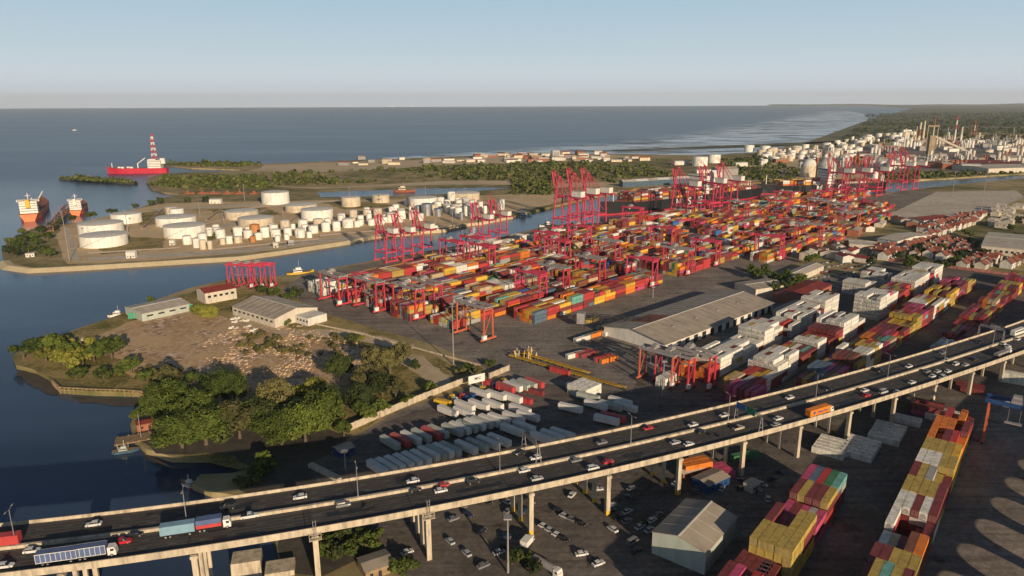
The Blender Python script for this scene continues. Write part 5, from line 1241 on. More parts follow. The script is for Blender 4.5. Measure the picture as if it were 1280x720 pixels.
hut(187, 534, 'red roofed boathouse on a timber landing by the grove', 10, 6, 3.2, 'brick', 'roof_red', 30)
hut(108, 430, 'small white hut on the tip of the river bank', 4, 4, 3.4, 'wall_white', 'roof_light', 15)
hut(165, 322, 'white pump house on the sandy tank peninsula bank', 8, 6, 5.5, 'wall_white', 'white', 8)
hut(216, 306, 'small white switch house beside the big front tanks', 5, 5, 4.5, 'wall_white', 'white', 8)
hut(345, 309, 'small cream hut above the tank peninsula bank', 5, 4, 4, 'wall_cream', 'white', 12)
hut(364, 306, 'small grey hut above the tank peninsula bank', 5, 4, 4, 'grey', 'white', 12)
hut(270, 254, 'long white gatehouse behind the inner tank rows', 16, 9, 5.5, 'wall_white', 'white', 4)
hut(470, 712, 'half hidden timber hut among shrubs under the viaduct', 9, 8, 3.2, 'timber', 'roof_grey', 30)
hut(888, 607, 'blue sided hut with grey roof behind the grey warehouse', 12, 8, 3.6, 'crane_blue', 'roof_grey', 35)
hut(939, 612, 'small pale kiosk in the dark lane behind the warehouse', 5, 4, 3, 'wall_cream', 'roof_light', 40)
hut(866, 594, 'red striped canteen trailer hut under the viaduct edge', 13, 4, 3, 'brick', 'roof_light', 25)
hut(38, 321, 'white boat cabin ashore among jetty trees', 7, 4, 3, 'wall_white', 'white', 30)
hut(430, 567, 'small blue hut in the dark lane before the viaduct', 7, 6, 3, 'crane_blue', 'roof_grey', 40)

# timber river wall on piles
P_ = [at(66, 477), at(75, 486), at(120, 488.5), at(150, 489), at(178, 491)]; t = thing('river_wall', 'weathered timber river wall on piles curving round the point', 'river wall', (0, 0, 0)); m_ = MB(); m2 = MB()
for a, b in zip(P_, P_[1:]):
    m_.beam((a.x, a.y, .9), (b.x, b.y, .9), .7, .5); m_.beam((a.x, a.y, -.6), (b.x, b.y, -.6), .4, .4)
    for k in range(int((b - a).length / 2.4)): q = a.lerp(b, k / int((b - a).length / 2.4)); m2.beam((q.x, q.y, -3.5), (q.x, q.y, 1.2), .45)
m_.build('waling', ['timber'], t); m2.build('piles', ['timber'], t)
# landing stage by the boathouse
a = at(170, 548); t = thing('landing_stage', 'brown timber landing stage below the red roofed boathouse', 'jetty', (a.x, a.y, 0), rad(25)); m_ = MB(); m_.box(0, 0, .1, 16, 8, .4); m_.build('decking', ['timber'], t); m_ = MB()
for x in (-7, -3, 1, 5, 7.6):
    for y in (-3.6, 3.6): m_.beam((x, y, -3.4), (x, y, .8), .4)
m_.build('piles', ['timber'], t); m_ = MB(); m_.beam((2, 0, 0), (2, 0, 11), .2); m_.build('flagpole', ['crane_grey'], t)
# tanker jetty: pipe trestle
a, b = at(62, 290), at(84, 262); d = b - a; t = thing('tanker_jetty', 'rusty pipe trestle jetty between the two moored tankers', 'jetty', (a.x, a.y, 0), math.atan2(d.y, d.x)); m_ = MB(); L_ = d.length
m_.box(L_ / 2, 0, 1.2, L_, 9, .8); m_.build('decking', ['timber'], t); m_ = MB()
for k in range(10):
    x = k * L_ / 9
    for y in (-4, 4): m_.beam((x, y, -3), (x, y, 7 + 5 * (k % 3 == 1)), .6)
    m_.beam((x, -4, 6.5), (x, 4, 6.5), .4)
m_.build('frame', ['brick'], t)
for y in (-2, -.8, .4, 1.6): m_ = MB(); m_.lyl((0, y, 7), (L_, y, 7), .35, 8); m_.build('pipe', ['crane_grey' if y < 0 else 'rust'], t)

# ------------------------------------------------------------------ storage tanks
def tank(x0, x1, yb, yt, mw, label, name='storage_tank', dome=0., group='storage tanks', stairs=True):
    xc = (x0 + x1) / 2; f = at(xc, yb); d0 = f.length; s = FPX / (f.y * math.cos(PIT) + H * math.sin(PIT)); r_ = (x1 - x0) / 2 / s; h = (yb - yt) / s * 1.02
    c = f + f.normalized() * r_ * .98
    t = thing(name, label, 'tank', (c.x, c.y, .05), 0, group); n = 40 if r_ > 9 else 20
    m_ = MB(); m_.cyl(0, 0, 0, r_, h, n)
    for k in range(1, 4): m_.cyl(0, 0, h * k / 4, r_ + .06, .12, n)
    m_.build('shell', [mw], t)
    m_ = MB(); m_.cyl(0, 0, h - .01, r_ * 1.004, .14, n, dome=dome or r_ * .07); m_.build('roof', ['tank_roof' if mw in ('tank_white', 'tank_cream', 'white') else mw], t)
    if r_ > 5 and stairs:
        m_ = MB(); k0 = -2.2; p = None
        for k in range(13):
            th = k0 + k * .1; q = ((r_ + .5) * math.cos(th), (r_ + .5) * math.sin(th), h * k / 12)
            if p: m_.beam(p, q, .9, .2)
            p = q
        m_.cyl(0, 0, h + .9, r_ * .99, .06, n, mi=1) if False else None
        m_.build('stairway', ['grey'], t)
    return t, c, r_, h
BT = [(104, 159, 310, 297, 'tank_white', 'front one of the two by the jetty road'), (102, 154, 295, 282, 'tank_white', 'right behind the foremost one'), (141, 177, 280, 269, 'tank_white', 'beside the poplars at the inlet'), (207, 257, 298, 285, 'tank_white', 'nearest of the centre pair'), (197, 245, 284, 274, 'tank_white', 'behind the centre one'),
      (213, 230, 272, 262, 'tank_white', 'narrow, next to a yellowish one'), (208, 222, 270, 260, 'tank_cream', 'yellowish, half hidden'), (282, 323, 275, 266, 'tank_cream', 'low cream one on bare ground'), (299, 343, 286, 275, 'tank_cream', 'pale roofed above the orange tank'), (328, 362, 256, 242, 'tank_white', 'tallest at the back by the canal'),
      (357, 397, 266, 258, 'tank_cream', 'low and wide behind the small rows'), (377, 417, 276, 264, 'tank_white', 'wide, amid the small tanks'), (427, 451, 259, 248, 'tank_cream', 'squat with a thin mast behind'), (465, 487, 254, 245, 'tank_cream', 'squat with a dark emblem'), (511, 547, 261, 249, 'tank_white', 'wide, behind the steel tanks'), (564, 600, 251, 243, 'tank_cream', 'wide cream at the canal end'),
      (865, 884, 208, 197, 'tank_white', 'tall, beyond the first ship'), (884, 900, 204, 194, 'tank_white', 'tall, second beyond the first ship'), (930, 942, 190, 182, 'tank_white', 'pinkish, near the tidal flats'), (950, 962, 191, 183, 'tank_white', 'domed, near the tidal flats')]
for i, (a, b, c_, d, mm, w) in enumerate(BT):
    t, cc, r_, h = tank(a, b, c_, d, mm, 'large %s storage tank, %s' % ('white' if mm == 'tank_white' else 'cream', w), group='large storage tanks')
    if i == 13:
        sh = t.children[0]; lettering('YPF', 3.6, 'black', sh, (-.6, -r_ - .08, h * .5), (1, 0))
ST = [(229, 240, 306, 296), (242, 250, 310, 299), (250, 258, 312, 301), (248, 259, 303, 293), (260, 266, 312, 302), (270, 282, 298, 288), (275, 282, 306, 299), (283, 291, 305, 296), (292, 304, 295, 285), (293, 303, 304, 297), (305, 316, 298, 289), (313, 325, 291, 282), (313, 320, 303, 296), (319, 328, 300, 292), (326, 337, 297, 285),
      (339, 351, 297, 288), (337, 348, 289, 282), (351, 363, 290, 277), (355, 365, 295, 286), (369, 382, 297, 287), (373, 385, 288, 276), (386, 398, 292, 283), (392, 405, 286, 275), (402, 413, 290, 279), (416, 426, 289, 278), (428, 442, 285, 275), (422, 432, 278, 268), (437, 447, 276, 264), (443, 450, 284, 277), (447, 455, 281, 270), (454, 463, 273, 263), (458, 465, 277, 268),
      (460, 469, 282, 275), (467, 478, 275, 262), (471, 475, 281, 275), (476, 480, 281, 276), (484, 495, 277, 267), (486, 493, 267, 259), (497, 507, 274, 264), (519, 527, 268, 258), (527, 541, 270, 256), (542, 554, 271, 262), (543, 552, 262, 253), (554, 562, 262, 253), (564, 576, 268, 257), (574, 580, 275, 266), (581, 587, 263, 254), (588, 596, 272, 256), (577, 582, 269, 262), (587, 591, 274, 266), (592, 596, 268, 260), (604, 609, 268, 258), (598, 603, 266, 259)]
rr = random.Random(61)
for _ in range(34):
    x = rr.uniform(395, 600); y0 = 291 - (x - 395) * .10; y = y0 - rr.uniform(2, 16); w = rr.uniform(6, 11); ST.append((x, x + w, y, y - w * rr.uniform(.8, 1.2)))
for _ in range(24):
    x = rr.uniform(500, 625); y = 276 - (x - 500) * .05 - rr.uniform(0, 22); w = rr.uniform(5, 10); ST.append((x, x + w, y, y - w * rr.uniform(.8, 1.3)))
for _ in range(14):
    x = rr.uniform(225, 395); y = rr.uniform(286, 304); w = rr.uniform(6, 9); ST.append((x, x + w, y, y - w * rr.uniform(.8, 1.1)))
STEEL = {39, 40, 41, 43, 45, 46, 47, 48, 49, 50}; ORAN = {11, 12}; CRM = {6, 4, 44, 33, 2, 9, 17, 22, 27, 30, 53, 56, 60, 63, 66, 70, 75, 80, 84, 88}
for i, (a, b, c_, d) in enumerate(ST):
    mm = 'steel' if i in STEEL else 'tank_orange' if i in ORAN else 'tank_cream' if i in CRM else 'tank_white'
    row = 'nearest the bank' if c_ > 300 or (a > 400 and c_ > 278) else 'amid the cluster'
    tank(a, b, c_, d, mm, 'small %s upright tank, %s from the river mouth, %s' % ({'steel': 'shiny steel', 'tank_orange': 'rust orange', 'tank_cream': 'cream', 'tank_white': 'white'}[mm], nth(sorted(ST).index(ST[i])), row), group='small tanks on the quay peninsula', dome=(b - a) * .09)
# big silos and far tank farms
for (a, b, c_, d, w) in ((1000, 1020, 222, 208, 'nearer the first ship'), (1021, 1043, 223, 207, 'beside the second ship')):
    t, cc, r_, h = tank(a, b, c_, d, 'tank_cream' if a == 1000 else 'wall_green', 'huge silo with a conical roof, ' + w, 'silo', dome=14, group='grain silos')
rr = random.Random(9)
for i in range(12):
    x = 909 + i * 2.7; tank(x, x + 2.4, 234.5 - i * .12, 226.5, 'tank_cream', 'slender cream tank in the row beyond the first ship', group='row of slender tanks', stairs=False, dome=.5)
FT = []
for i in range(130):
    t_ = rr.random(); x = 950 + t_ * 190; y = 200 - t_ * 26 + rr.uniform(-7, 9)
    w = rr.choice([3.5, 5, 7, 9, 11]); FT.append((x, y, w))
for i, (x, y, w) in enumerate(sorted(FT)):
    tank(x - w / 2, x + w / 2, y, y - rr.uniform(3.5, 6.5), rr.choice(['tank_white', 'tank_white', 'tank_cream']), 'pale round tank in the far tank farm by the tidal flats', group='far tank farm tanks', stairs=False)
for (a, b, c_, d) in ((1098, 1106, 209, 203), (1108, 1118, 212, 202), (1088, 1096, 230, 217), (1100, 1104, 230, 220), (1247, 1253, 183, 177)):
    tank(a, b, c_, d, 'tank_white', 'white tank by the basin behind the last quay cranes, at the %s' % ('left' if a < 1100 else 'middle' if a < 1200 else 'refinery'), group='basin tanks', stairs=False, dome=3)

# pipe runs and dikes of the tank farm
for i, (x0, y0, x1, y1, w) in enumerate([(110, 318, 225, 311, 'along the foremost tanks'), (262, 314, 400, 300, 'along the quay row of tanks'), (255, 282, 300, 272, 'across bare ground to the low cream tank'), (180, 286, 205, 262, 'between the white tanks'), (300, 262, 420, 252, 'behind the wide cream tank'), (400, 296, 545, 283, 'beside the peninsula quay'), (345, 292, 385, 262, 'between the small and the wide tanks'), (260, 276, 278, 262, 'to the gatehouse')]):
    a, b = at(x0, y0), at(x1, y1); d = b - a; n_ = Vector((-d.y, d.x)).normalized(); t = thing('pipe_run', 'ground pipe run ' + w, 'pipes', (0, 0, .05), 0, 'pipe runs in the tank farm')
    for k in range(3):
        m_ = MB(); p_, q_ = a + n_ * k * 1.3, b + n_ * k * 1.3; m_.lyl((p_.x, p_.y, .9), (q_.x, q_.y, .9), .42, 8); m_.build('pipe', [('crane_grey', 'rust', 'tank_cream')[k]], t)
    m_ = MB()
    for k in range(int(d.length / 9)): c_ = a.lerp(b, k / int(d.length / 9)) + n_ * 1.3; m_.box(c_.x, c_.y, .25, .8, 4.4, .5, math.atan2(d.y, d.x))
    m_.build('support', ['concrete_dark'], t)
# thin masts
mast0 = None
for i, (px, py, top, w) in enumerate([(567, 456, 380, 'at the yard road corner'), (566, 288, 243, 'behind the tank peninsula'), (87, 326, 263, 'beside the foremost tanks'), (160, 291, 262, 'between the front white tanks'), (250, 272, 252, 'in the open middle of the tank farm'), (280, 280, 263, 'left of the low cream tank'), (306, 252, 230, 'by the canal gatehouse'),
                                     (354, 272, 256, 'between two wide tanks'), (437, 247, 234, 'behind the squat cream tank'), (532, 248, 234, 'by the canal'), (952, 215, 196, 'before the dark wood'), (640, 216, 192, 'in the scrub woodland'), (1225, 272, 205, 'beside the concrete apron'), (816, 372, 361, 'beside the shaded road'), (478, 256, 243, 'beside the emblem tank'), (1190, 246, 218, 'left on the concrete apron'), (635, 716, 650, 'in the shade under the viaduct'), (582, 256, 236, 'past the steel tanks'), (432, 588, 566, 'in the dark riverside lane'), (828, 495, 455, 'beyond the far lanes')]):
    a = at(px, py); v = Vector((a.x, a.y)); h = 0
    for hh in range(4, 90):
        if pix(a.x, a.y, hh)[1] < top: h = hh; break
    t = thing('light_mast', 'thin pale light mast ' + w, 'light mast', (a.x, a.y, .04), 0, 'light masts'); m_ = MB(); m_.cyl(0, 0, 0, .38, h or 30, 8, .2); m_.build('pole', ['crane_grey'], t); m_ = MB(); m_.box(0, 0, (h or 30) + .2, 2.4, 2.4, .5); m_.build('lamp_head', ['crane_grey'], t)

# ------------------------------------------------------------------ cranes
def sts(mm, mb_, bl=1.):
    t = thing('quay_crane', '', 'quay crane')
    for sx in (-9, 9):
        for y in (-14, 12):
            m_ = MB(); m_.beam((sx, y, 1.6), (sx * .72, y + (0 if y < 0 else -2), 40), 1.25, 1.4); m_.build('leg', [mm], t)
        m_ = MB(); m_.beam((sx, -14, 14), (sx, 12, 14), 1.2, 1.6); m_.beam((sx * .95, -14, 15), (sx * .72, 9, 38), .55); m_.build('side_brace', [mm], t)
    for y in (-14, 12):
        m_ = MB(); m_.beam((-11, y, 1.6), (11, y, 1.6), 1.3, 1.6); m_.beam((-9, y, 14), (9, y, 14), 1.2, 1.6); m_.beam((-7, y, 38), (7, y, 38), 1.2, 1.5)
        for x in (-10, -6, 6, 10): m_.box(x, y, .5, 2.2, .9, 1.0)
        m_.build('sill_beam', [mm], t)
    m_ = MB()
    for sx in (-2.6, 2.6):
        m_.beam((sx, -32, 40.5), (sx, 13, 40.5), .9, 1.8)
    for k in range(10): m_.beam((-2.6, -31 + k * 4.8, 41), (2.6, -31 + k * 4.8, 41), .5)
    m_.build('girder', [mb_], t)
    m_ = MB(); e = Vector((0, 13 + 10, 40 + 34))
    for sx in (-2.6, 2.6): m_.beam((sx, 13, 41), (sx, 13 + 9 * bl, 41 + 39 * bl), .8, 1.5)
    for k in range(11):
        f = k / 11; g = (k + 1) / 11; m_.beam((-2.6, 13 + 9 * bl * f, 41 + 39 * bl * f), (2.6, 13 + 9 * bl * g, 41 + 39 * bl * g), .4); m_.beam((2.6, 13 + 9 * bl * f, 41 + 39 * bl * f), (-2.6, 13 + 9 * bl * f, 41 + 39 * bl * f), .4)
    m_.build('boom', [mb_], t)
    m_ = MB()
    for sx in (-1, 1):
        m_.beam((sx * 6.4, 10, 40), (sx * 1.2, 9, 64), 1.1); m_.beam((sx * 6, -12, 40), (sx * 1.2, 8.6, 63), .7); m_.beam((sx * 1.2, 9, 63), (sx * 2.6, 20, 72), .45)
    m_.beam((-1.6, 9, 64), (1.6, 9, 64), 1.2); m_.build('apex_frame', [mm], t)
    m_ = MB(); m_.box(0, -20, 45, 8, 14, 6.5); m_.box(0, -20, 48.4, 8.4, 14.4, .4, mi=1); m_.build('machinery_house', ['wall_white', 'roof_light'], t)
    m_ = MB(); m_.box(3.8, 2, 37.4, 2.4, 3, 2.6); m_.build('cab', ['white'], t)
    return t
c0 = sts('crane_pink', 'crane_pink', .55); c1 = sts('crane_pink', 'crane_pink', .72); STS = [(482, 326, .66, 'first of the near trio'), (503, 324, .66, 'middle of the near trio'), (527, 319, .66, 'last of the near trio'), (600, 305, .66, 'first of the pair before the steel tanks'), (622, 300, .66, 'second of the pair before the steel tanks'), (706, 287, .93, 'first of the tall group over the channel'), (724, 283, .95, 'middle of the tall group over the channel'), (741, 280, .93, 'last of the tall group over the channel'),
      (852, 269, .93, 'first, over the ship side letters'), (884, 264, .93, 'second, by the ship bridge'), (906, 260, .93, 'third, at the ship stern'), (1043, 247, .92, 'first beside the second ship'), (1065, 246, .92, 'second beside the second ship'), (1088, 244, .92, 'third, past the second ship'), (1119, 237, .95, 'beside the last quay bend'), (1133, 236, .95, 'last on the quay')]
for i, (px, py, s, w) in enumerate(STS):
    p = at(px, py); lab = 'red ship-to-shore quay crane with raised boom, ' + w
    o = c0 if i == 0 else c0
    if i == 0: c0.location = (p.x, p.y, .05); c0.rotation_euler = (0, 0, GA); c0.scale = (s,) * 3; c0['label'] = lab; c0['group'] = 'quay cranes'
    elif i == 5: c1.location = (p.x, p.y, .05); c1.rotation_euler = (0, 0, GA); c1.scale = (s,) * 3; c1['label'] = lab; c1['group'] = 'quay cranes'
    else: dup(c1 if i in (6, 7) else c0, (p.x, p.y, .05), GA - (rad(0) if px < 760 else rad(8)), lab, 'quay cranes', (s,) * 3)
def rtg(mm, mg, span=24., h=21., name='yard_gantry'):
    t = thing(name, '', 'yard gantry'); y = span / 2
    for sx in (-3.9, 3.9):
        for s in (-1, 1): m_ = MB(); m_.beam((sx, s * y, 1.4), (sx * .86, s * y, h), .75, .9); m_.build('leg', [mm], t)
    for s in (-1, 1):
        m_ = MB(); m_.beam((-6.5, s * y, 1.7), (6.5, s * y, 1.7), .9, 1.2); m_.beam((-3.5, s * y, h - 1), (3.5, s * y, h - 1), .7, .9); m_.beam((-3.9, s * y, 3), (3.6, s * y, h - 2), .4); m_.build('sill_beam', [mm], t)
        for x in (-5.6, -3.2, 3.2, 5.6): m_ = MB(); m_.lyl((x, s * y - .35, .75), (x, s * y + .35, .75), .75, 12); m_.build('wheel', ['tyre'], t)
    m_ = MB()
    for sx in (-3.3, 3.3): m_.beam((sx, -y - 1.5, h + .7), (sx, y + 1.5, h + .7), .8, 1.7)
    for k in range(2): m_.beam((-3.3, (k * 2 - 1) * (y + 1), h + .7), (3.3, (k * 2 - 1) * (y + 1), h + .7), .7)
    m_.build('girder', [mg], t)
    m_ = MB(); m_.box(0, y * .3, h + 2.2, 6.8, 3.6, 1.2); m_.box(.8, y * .3, h + 3.3, 3, 3, 1.2); m_.build('trolley', ['crane_grey'], t)
    m_ = MB(); m_.box(2.2, y * .3 + 3.4, h - 1.2, 2, 2.2, 2.2); m_.build('cab', ['white'], t)
    m_ = MB(); m_.box(-4.4, -y - 1.1, 3.6, 3, 1.6, 2.6); m_.build('generator_box', ['white'], t)
    m_ = MB(); m_.box(0, y * .3, h * .55, 2.0, 6, .5); [m_.beam((sx, y * .3 + sy, h * .55), (sx, y * .3 + sy, h + 1.6), .1) for sx in (-.8, .8) for sy in (-2, 2)]; m_.build('spreader', ['crane_grey'], t)
    return t
r0 = rtg('crane_red', 'crane_grey'); r1 = rtg('crane_pink', 'crane_pink'); r2 = rtg('crane_orange', 'crane_grey')
RT = [(8, 57, 0), (16, 90, 0), (24, 123, 0), (40, 123, 0), (24, 188, 2), (110, 156, 1), (136, 156, 0), (180, 156, 0), (205, 188, 1), (246, 123, 0), (217, 90, 1), (156, 57, 1), (258, 188, 0), (305, 188, 1), (338, 123, 1), (150, 24, 1), (175, 24, 1), (240, 57, 1), (290, 57, 1), (430, 24, 1), (530, 57, 1), (560, 90, 0), (600, 123, 1), (640, 156, 2), (690, 90, 1), (620, 188, 2), (735, 123, 1), (770, 156, 1), (365, 219, 1), (455, 219, 0), (560, 219, 2)]
used = set()
for e1, e2, k in RT:
    p = Y(e1 + [0, 12, 14, 18, 16, 24, 30][min(6, max(0, int((e2 - 10) / 33) + 1))] * 0, e2); src = (r0, r1, r2)[k]
    lab = '%s rubber tyred yard gantry over the %s container row, %s from the yard road' % (['red', 'pinkish red', 'orange'][k], {24: 'quay', 57: 'second', 90: 'third', 123: 'fourth', 156: 'fifth', 188: 'inland', 219: 'outer'}[e2], nth(sorted(q[0] for q in RT if q[1] == e2).index(e1)))
    if k not in used: used.add(k); src.location = (p.x, p.y, .06); src.rotation_euler = (0, 0, GA); src['label'] = lab; src['group'] = 'yard gantries'
    else: dup(src, (p.x, p.y, .06), GA, lab, 'yard gantries')
for (px, py, k, w, deg, s) in [(303, 359, 1, 'first of three on the river quay by the old shed', 75, .85), (316, 359, 1, 'middle of three on the river quay by the old shed', 75, .85), (328, 358, 1, 'last of three on the river quay by the old shed', 75, .85), (822, 478, 2, 'parked in front of the white lane', 46, .8), (842, 481, 0, 'second in front of the white lane', 46, .8), (866, 480, 0, 'straddling the near end of the white lane', 46, .85)]:
    p = at(px, py); dup((r0, r1, r2)[k], (p.x, p.y, .09), rad(deg), '%s gantry crane, %s' % (['red', 'pink', 'orange'][k], w), 'yard gantries', (s,) * 3)
p = at(1229, 549); a = FA; q = Vector((p.x, p.y)) + Vector((math.sin(a), -math.cos(a))) * 13
t = rtg('crane_orange', 'crane_blue', 26, 18, 'yard_gantry'); t.location = (q.x, q.y, .09); t.rotation_euler = (0, 0, a); t['label'] = 'yard gantry with red legs and blue girders at the right edge'
g = [c for c in t.children if c.name.startswith('girder')][0]
m_ = MB(); m_.box(-3.86, -3.5, 18.7, .08, 10.5, 1.4); pn = m_.build('name_board', ['black'], t); lettering('KONECRANES', 1.35, 'paint_white', pn, (-3.92, -3.5, 18.7), (0, -1))

# ------------------------------------------------------------------ ships
def hull(mb, L_, B, D, mi_low=1, mi=0, zb=-2, boot=1.6, sheer=3.5):
    """bow at +x; loft of stations"""
    st = []
    for i in range(17):
        f = i / 16; x = -L_ / 2 + L_ * f
        k = 1. if .12 < f < .72 else (.80 + .2 * (f / .12) if f <= .12 else max(.02, 1 - ((f - .72) / .28) ** 2.1))
        kb = 1. if .15 < f < .68 else (.45 + .55 * f / .15 if f <= .15 else max(.01, 1 - ((f - .68) / .32) ** 1.5))
        z1 = D + sheer * max(0, (f - .8) / .2) ** 2
        st.append((x + (L_ * .03 if f == 1 else 0), B / 2 * k, B / 2 * kb, z1))
    vs = []
    for x, w, wl, z1 in st: vs += [(x, -wl, zb), (x, -(wl * .8 + w * .2), boot), (x, -w, z1), (x, w, z1), (x, wl * .8 + w * .2, boot), (x, wl, zb)]
    n = len(st)
    for i in range(n - 1):
        o = i * 6
        for k in range(5): mb.add([vs[o + k], vs[o + k + 1], vs[o + 6 + k + 1], vs[o + 6 + k]], [(3, 2, 1, 0)], mi_low if k in (0, 4) else (2 if k == 2 else mi))
    mb.add(vs[:6], [(0, 1, 2, 3, 4, 5)], mi); mb.add(vs[-6:], [(5, 4, 3, 2, 1, 0)], mi)
def bridge(t, x, B, z, h, L_, funnel, mm='white'):
    m_ = MB(); m_.box(x, 0, z + h * .42, L_, B * .8, h * .84); m_.box(x + L_ * .1, 0, z + h * .92, L_ * .6, B * 1.02, h * .14)
    b_ = m_.build('superstructure', [mm], t); m_ = MB()
    for k in range(1, 5): m_.box(x, 0, z + h * .18 * k, L_ + .1, B * .8 + .1, h * .035)
    m_.box(x + L_ * .1, 0, z + h * .93, L_ * .61, B * .96, h * .06); m_.build('windows', ['glass'], b_)
    m_ = MB(); m_.box(x - L_ * .6, 0, z + h * .75, L_ * .4, B * .2, h * .6, taper=.85); m_.build('funnel', [funnel], t)
    m_ = MB(); m_.beam((x + L_ * .2, 0, z + h), (x + L_ * .2, 0, z + h * 1.45), .6); m_.beam((x + L_ * .2, -3, z + h * 1.25), (x + L_ * .2, 3, z + h * 1.25), .4); m_.build('mast', ['white'], t)
def ship(name, label, cat, stern, bow, B, D, hm, low, deckm, zb=WZ):
    a, b = at(stern[0], stern[1], WZ), at(bow[0], bow[1], WZ); d = b - a; c = (a + b) / 2
    t = thing(name, label, cat, (c.x, c.y, WZ), math.atan2(d.y, d.x), 'ships'); m_ = MB(); hull(m_, d.length, B, D); m_.build('hull', [hm, low, deckm], t); return t, d.length
def deck_boxes(t, x0, x1, B, z, hs, seed, colours):
    rr = random.Random(seed); mb = MB(); x = x0; k = 0
    while x < x1:
        nrow = int(B / 2.6)
        for w in range(nrow):
            for q in range(max(0, int(hs(k) + rr.uniform(-.7, .9)))):
                mb.box(x, -B / 2 + 1.3 + w * 2.6, z + 1.3 + q * 2.6, 12, 2.45, 2.5, col=mul(PAL[rr.choice(colours)], rr.uniform(.75, 1.1)))
        x += 13 if k % 2 else 14.5; k += 1
    o = mb.build('deck_containers', ['tinted'], t, attr=True); o['kind'] = 'stuff'
SHC = pal(maroon=8, brown=5, white=3, red=5, amber_yellow=2, mustard_yellow=1, grey=2, orange=1)
t, L_ = ship('container_ship', 'black hulled container ship with white letters on its side behind the red cranes', 'ship', (944, 245), (757, 269), 36, 15, 'hull_black', 'hull_red', 'brick')
B = 36
deck_boxes(t, -L_ * .42, -L_ * .12, 32, 15, lambda k: 1.2, 1, SHC); deck_boxes(t, -L_ * .02, L_ * .40, 32, 15, lambda k: 5.0 if k > 0 else 4, 2, SHC)
bridge(t, -L_ * .075, 34, 15, 26, 12, 'tank_cream')
m_ = MB()
for k in range(14):
    x = -L_ * .43 + k * L_ * .31 / 13
    for s in (-15, 15): m_.beam((x, s, 15), (x, s, 24), .7)
    m_.beam((x, -15, 24), (x, 15, 24), .5)
m_.build('lashing_bridge', ['crane_red'], t)
m_ = MB(); m_.beam((L_ * .46, 0, 17), (L_ * .46, 0, 27), .8); m_.build('foremast', ['white'], t)
hl = [c for c in t.children if c.name.startswith('hull')][0]
for k, ch in enumerate('MSC'): lettering(ch, 13, 'paint_white', hl, (-L_ * (-.025 + .085 * (2 - k)) + 6, 18.3, 8.0), (-1, 0)) if False else lettering(ch, 15, 'paint_white', hl, (L_ * (.125 - .07 * k), 18.6, 8.2), (-1, 0))
t, L_ = ship('container_ship', 'second black hulled lettered container ship farther along the quay', 'ship', (1102, 237), (950, 243), 34, 14, 'hull_black', 'hull_red', 'brick')
deck_boxes(t, L_ * .1, L_ * .36, 30, 14, lambda k: 3.2, 3, pal(amber_yellow=4, orange=3, red=3, white=2, green=1)); deck_boxes(t, -L_ * .4, -L_ * .1, 30, 14, lambda k: 1.5, 4, SHC)
bridge(t, -L_ * .02, 32, 14, 24, 12, 'tank_cream'); m_ = MB(); m_.beam((L_ * .46, 0, 16), (L_ * .46, 0, 30), 1.); m_.build('foremast', ['white'], t); m_ = MB(); m_.beam((-L_ * .2, 0, 14), (-L_ * .2, 0, 18), 4); m_.build('hatch', ['grey'], t)
hl = [c for c in t.children if c.name.startswith('hull')][0]
for k, ch in enumerate('MSC'): lettering(ch, 15, 'paint_white', hl, (L_ * (.085 - .085 * k), 17.6, 7.6), (-1, 0))
t, L_ = ship('tanker_ship', 'orange hulled tanker seen from its white stern at the jetty', 'ship', (37, 277), (54, 256), 24, 9, 'hull_orange', 'hull_red', 'brick')
bridge(t, -L_ * .40, 24, 9, 17, 14, 'yellow', 'white'); m_ = MB(); m_.lyl((-L_ * .1, 0, 11), (L_ * .38, 0, 11), .8); m_.box(0, 0, 10, L_ * .6, 3, 1.4)
for k in range(5): m_.box(-L_ * .2 + k * L_ * .13, 5, 10, 4, 4, 2)
m_.build('deck_pipes', ['hull_orange'], t); m_ = MB(); m_.beam((-L_ * .28, -2, 12), (-L_ * .2, -14, 32), .9); m_.beam((-L_ * .28, -2, 9), (-L_ * .28, -2, 26), 1.2); m_.build('deck_crane', ['white'], t)
t, L_ = ship('tanker_ship', 'smaller orange tanker with white bridge on the far side of the jetty', 'ship', (95, 270), (104, 258), 17, 7, 'hull_orange', 'hull_red', 'brick')
bridge(t, -L_ * .36, 17, 7, 14, 12, 'white', 'white'); m_ = MB(); m_.lyl((-L_ * .1, 0, 9), (L_ * .38, 0, 9), .7); m_.build('deck_pipes', ['hull_orange'], t)
t, L_ = ship('supply_ship', 'red ship with white bridge and tall red and white lattice tower', 'ship', (210, 216), (137, 217), 22, 11, 'hull_red', 'hull_red', 'brick')
bridge(t, -L_ * .30, 22, 11, 19, 26, 'white', 'white')
m_ = MB(); z0, z1 = 30, 82; n = 9
for k in range(n):
    f, g = k / n, (k + 1) / n; a, b = 4.2 * (1 - f) + 1.0 * f, 4.2 * (1 - g) + 1.0 * g; za, zb_ = z0 + (z1 - z0) * f, z0 + (z1 - z0) * g
    for sx, sy in ((-1, -1), (1, -1), (1, 1), (-1, 1)):
        m_.beam((-L_ * .30 + sx * a, sy * a, za), (-L_ * .30 + sx * b, sy * b, zb_), .95, mi=k % 2); m_.beam((-L_ * .30 + sx * a, sy * a, za), (-L_ * .30 - sy * b, sx * b, zb_), .55, mi=k % 2)
m_.build('lattice_tower', ['crane_red', 'white'], t)
m_ = MB(); m_.beam((0, 0, 11), (0, 0, 21), 1.8); m_.beam((0, 0, 20), (-L_ * .14, 0, 32), 1.5); m_.build('deck_crane', ['white'], t)
m_ = MB(); [m_.box(L_ * .1 + k * 9, (-1) ** k * 3, 12.5, 5, 5, 3) for k in range(4)]; m_.beam((L_ * .44, 0, 12), (L_ * .44, 0, 22), 1.2); m_.build('deck_gear', ['white'], t)

